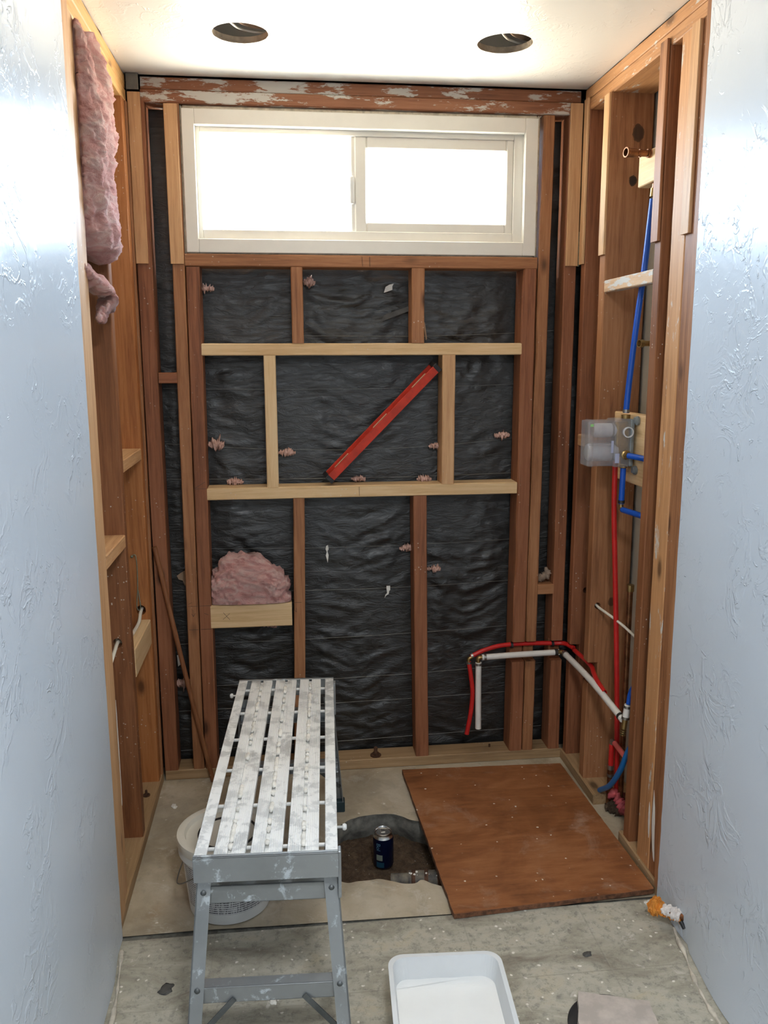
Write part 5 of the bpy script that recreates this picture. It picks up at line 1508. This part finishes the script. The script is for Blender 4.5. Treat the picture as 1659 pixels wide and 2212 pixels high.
def cables():
    o = tube('electric_cable', [(1.552, -0.19, 0.690), (1.553, -0.235, 0.688), (1.556, -0.262, 0.684), (1.570, -0.33, 0.676), (1.585, -0.41, 0.664), (1.597, -0.50, 0.648), (1.604, -0.605, 0.640)], 0.0045, M['cable'])
    tag(o, 'white cable coming through the drilled knotty stud of the right wall', 'cable')
    o = tube('electric_cable', [(-0.029, -0.020, 0.684), (-0.029, -0.060, 0.684), (-0.028, -0.10, 0.680), (-0.026, -0.15, 0.664), (-0.030, -0.22, 0.656), (-0.032, -0.32, 0.660), (-0.041, -0.385, 0.684), (-0.042, -0.42, 0.690), (-0.042, -0.455, 0.688), (-0.042, -0.52, 0.672), (-0.046, -0.60, 0.645), (-0.05, -0.70, 0.64)], 0.0055, M['cable'])
    tag(o, 'white cable threaded through the drilled studs of the left wall', 'cable')
    # lamp cables and strap seen through the two round ceiling holes
    for k, (cx, cy, r) in enumerate(HOLES):
        w = ('left', 'right')[k]
        pts = [[(0.345, -0.400, H+0.034), (0.361, -0.371, H+0.030), (0.378, -0.339, H+0.030), (0.416, -0.315, H+0.030), (0.470, -0.312, H+0.028)],
               [(1.120, -0.410, H+0.034), (1.138, -0.379, H+0.030), (1.152, -0.355, H+0.030), (1.172, -0.331, H+0.030), (1.225, -0.300, H+0.028)]][k]
        o = tube('lamp_cable', pts, 0.0032, M['cable']); tag(o, 'thin white cable inside the %s round ceiling hole' % w, 'cable')
        bm = bmesh.new(); ps = smooth_path([(x+0.012, y-0.012, z+0.004) for x, y, z in pts], 8)
        A = [bm.verts.new(p) for p in ps]; B = [bm.verts.new(p+Vector((0.020, -0.014, 0.030))) for p in ps]
        A2 = [bm.verts.new(p+Vector((0.002, -0.002, 0.0))) for p in ps]; B2 = [bm.verts.new(p+Vector((0.022, -0.016, 0.030))) for p in ps]
        for i in range(len(ps)-1):
            bm.faces.new((A[i], A[i+1], B[i+1], B[i])); bm.faces.new((A2[i], B2[i], B2[i+1], A2[i+1]))
            bm.faces.new((A[i], A2[i], A2[i+1], A[i+1])); bm.faces.new((B[i], B[i+1], B2[i+1], B2[i]))
        bm.faces.new((A[0], B[0], B2[0], A2[0])); bm.faces.new((A[-1], A2[-1], B2[-1], B[-1]))
        o = from_bm('kraft_flap', bm, M['kraft'], smooth=False); tag(o, 'curved tan strip inside the %s round ceiling hole' % w, 'paper')
cables()

# ------------------------------------------------------------------ small things on the plates and floor
def anchor(loc, label, s=1.0):
    t = thing('anchor_bolt', label, 'bolt', loc)
    lathe('washer', [(0, 0), (0.021*s, 0), (0.021*s, 0.004), (0, 0.004)], M['rust'], t, seg=24)
    lathe('nut', [(0, 0.004), (0.012*s, 0.004), (0.012*s, 0.014*s), (0, 0.014*s)], M['rust'], t, seg=6)
    lathe('rod', [(0, 0.0), (0.007*s, 0.0), (0.007*s, 0.034*s), (0.005*s, 0.036*s), (0, 0.036*s)], M['rust'], t, seg=16)
anchor((0.799, 0.026, P), 'rusty anchor bolt on the back wall bottom plate behind the can')
anchor((-0.030, -0.176, P), 'small rusty bolt on the bottom plate of the left wall', 0.6)
anchor((1.25, 0.045, P-0.008), 'flat bolt head on the back wall bottom plate near the red pipe', 0.55)

bm = bmesh.new(); add_box(bm, (0.004, -0.0135, 2.390), (0.044, -0.0125, 2.438), 0.0003); add_box(bm, (0.004, -0.0135, 2.390), (0.006, 0.0, 2.438), 0.0003)
for f in bm.faces: pass
c0 = Vector((0.024, -0.01, 2.414)); bmesh.ops.translate(bm, verts=bm.verts, vec=-c0)
o = from_bm('metal_bracket', bm, simple('grey_metal', (0.20, 0.20, 0.18), 0.5, 0.5, var=0.3)); o.location = c0
tag(o, 'small grey metal plate in the upper left ceiling corner', 'bracket')

def crumple():
    t = thing('wrapped_stub', 'pipe stub wrapped in crumpled orange paper at the foot of the right white wall', 'wrapped pipe', (1.505, -1.045, 0.065))
    def lump(name, path, radii, mat, amp, seed):
        o = fluff(name, '', 'x', path, ) if False else None
    def wad(name, path, radii, mat, amp, seed):
        pts = smooth_path(path, 8); bm = bmesh.new(); rows = []; n = len(pts); seg = 14
        for j, p in enumerate(pts):
            tt = j/(n-1)*(len(radii)-1); k = min(int(tt), len(radii)-2); r = radii[k]+(radii[k+1]-radii[k])*(tt-k)
            d = (pts[min(j+1, n-1)]-pts[max(j-1, 0)]).normalized(); s = d.cross(Vector((0, 0, 1))).normalized(); u = s.cross(d)
            rows.append([bm.verts.new(p+(s*math.cos(2*PI*i/seg)+u*math.sin(2*PI*i/seg))*r*(1+amp*noise.noise(Vector((i*1.3, j*0.8, seed)))) ) for i in range(seg)])
        for a, b in zip(rows, rows[1:]):
            for i in range(seg): bm.faces.new((a[i], a[(i+1) % seg], b[(i+1) % seg], b[i]))
        bm.faces.new(rows[0]); bm.faces.new(rows[-1])
        return from_bm(name, bm, mat, t)
    tube_child('stub', [(0.010, -0.014, 0.0), (-0.02, 0.02, -0.004)], 0.009, M['copper'], t, curve=False)
    wad('wrapping', [(-0.044, 0.066, -0.012), (-0.036, 0.052, -0.010), (-0.024, 0.038, -0.008)], [0.020, 0.023, 0.014], M['tape'], 0.7, 4)
    wad('wrapping', [(-0.024, 0.036, -0.008), (-0.010, 0.014, -0.003), (0.004, -0.008, -0.001)], [0.014, 0.015, 0.013], M['tape2'], 0.6, 9)
    wad('wrapping', [(-0.028, 0.042, -0.018), (-0.010, 0.016, -0.013), (0.006, -0.010, -0.009)], [0.011, 0.010, 0.010], M['tape'], 0.7, 14)
    tube_child('dark_end', [(0.000, -0.014, -0.010), (0.006, -0.026, -0.024)], 0.0055, M['black'], t, curve=False)
crumple()

def floor_bit(name, label, cat, loc, r, mat, seed, flat=0.4, stretch=1.5):
    bm = bmesh.new(); bmesh.ops.create_icosphere(bm, subdivisions=3, radius=1.0)
    for v in bm.verts:
        n = 1+0.6*noise.noise(v.co*1.6+Vector((seed, 0, 0)))
        v.co = Vector((v.co.x*r*stretch*n, v.co.y*r*n, max(-0.25, v.co.z)*r*flat*n+0.25*r*flat))
    o = from_bm(name, bm, mat, smooth=True); o.location = loc; o.rotation_euler = (0, 0, seed)
    return tag(o, label, cat)
floor_bit('dark_scrap', 'small black curled scrap on the stone floor at the right', 'scrap', (1.237, -1.090, 0.004), 0.008, M['scrap_dark'], 0.4)
floor_bit('plaster_crumb', 'pale plaster crumb on the slab left of the bucket', 'crumb', (0.064, -0.190, 0.0), 0.010, M['scrap_white'], 2.0)
floor_bit('dark_scrap', 'dark smudged scrap on the stone floor left of the platform', 'scrap', (0.155, -1.085, 0.004), 0.014, M['scrap_dark'], 1.1, 0.15)
floor_bit('plaster_crumb', 'white plaster crumb at the near right corner of the plywood', 'crumb', (1.487, -0.905, 0.002), 0.012, M['scrap_white'], 3.0)
floor_bit('plaster_crumb', 'white plaster crumb on the stone floor between platform legs', 'crumb', (0.42, -1.155, 0.004), 0.008, M['scrap_white'], 5.0)
floor_bit('plaster_crumb', 'white crumb behind the far rim of the white tub', 'crumb', (0.80, -1.165, 0.004), 0.007, M['scrap_white'], 6.0)

# ------------------------------------------------------------------ fill lamp added unseen over and behind the viewpoint
def fill_lamp():
    t = thing('fill_lamp', 'added round white fill lamp above and behind the viewpoint', 'lamp', (0.76, -2.9, H))
    lathe('base', [(0, 0.0), (0.20, 0.0), (0.20, -0.03), (0.19, -0.035), (0, -0.035)], M['plastic'], t, seg=40)
    mt, nt, bs = new_mat('lit_diffuser'); bs.inputs['Emission Color'].default_value = (0.88, 0.95, 1, 1); bs.inputs['Emission Strength'].default_value = 2.0
    lathe('diffuser', [(0.185, -0.035), (0.16, -0.055), (0.09, -0.068), (0, -0.072)], mt, t, seg=40)
    l = bpy.data.lights.new('fill_glow', 'AREA'); l.shape = 'DISK'; l.size = 0.34
    l.energy = FILL_LAMP; l.color = (0.94, 0.97, 1.0)
    o = bpy.data.objects.new('fill_glow', l); COL.objects.link(o); o.parent = t
    o.location = (0, 0, -0.08)
fill_lamp()
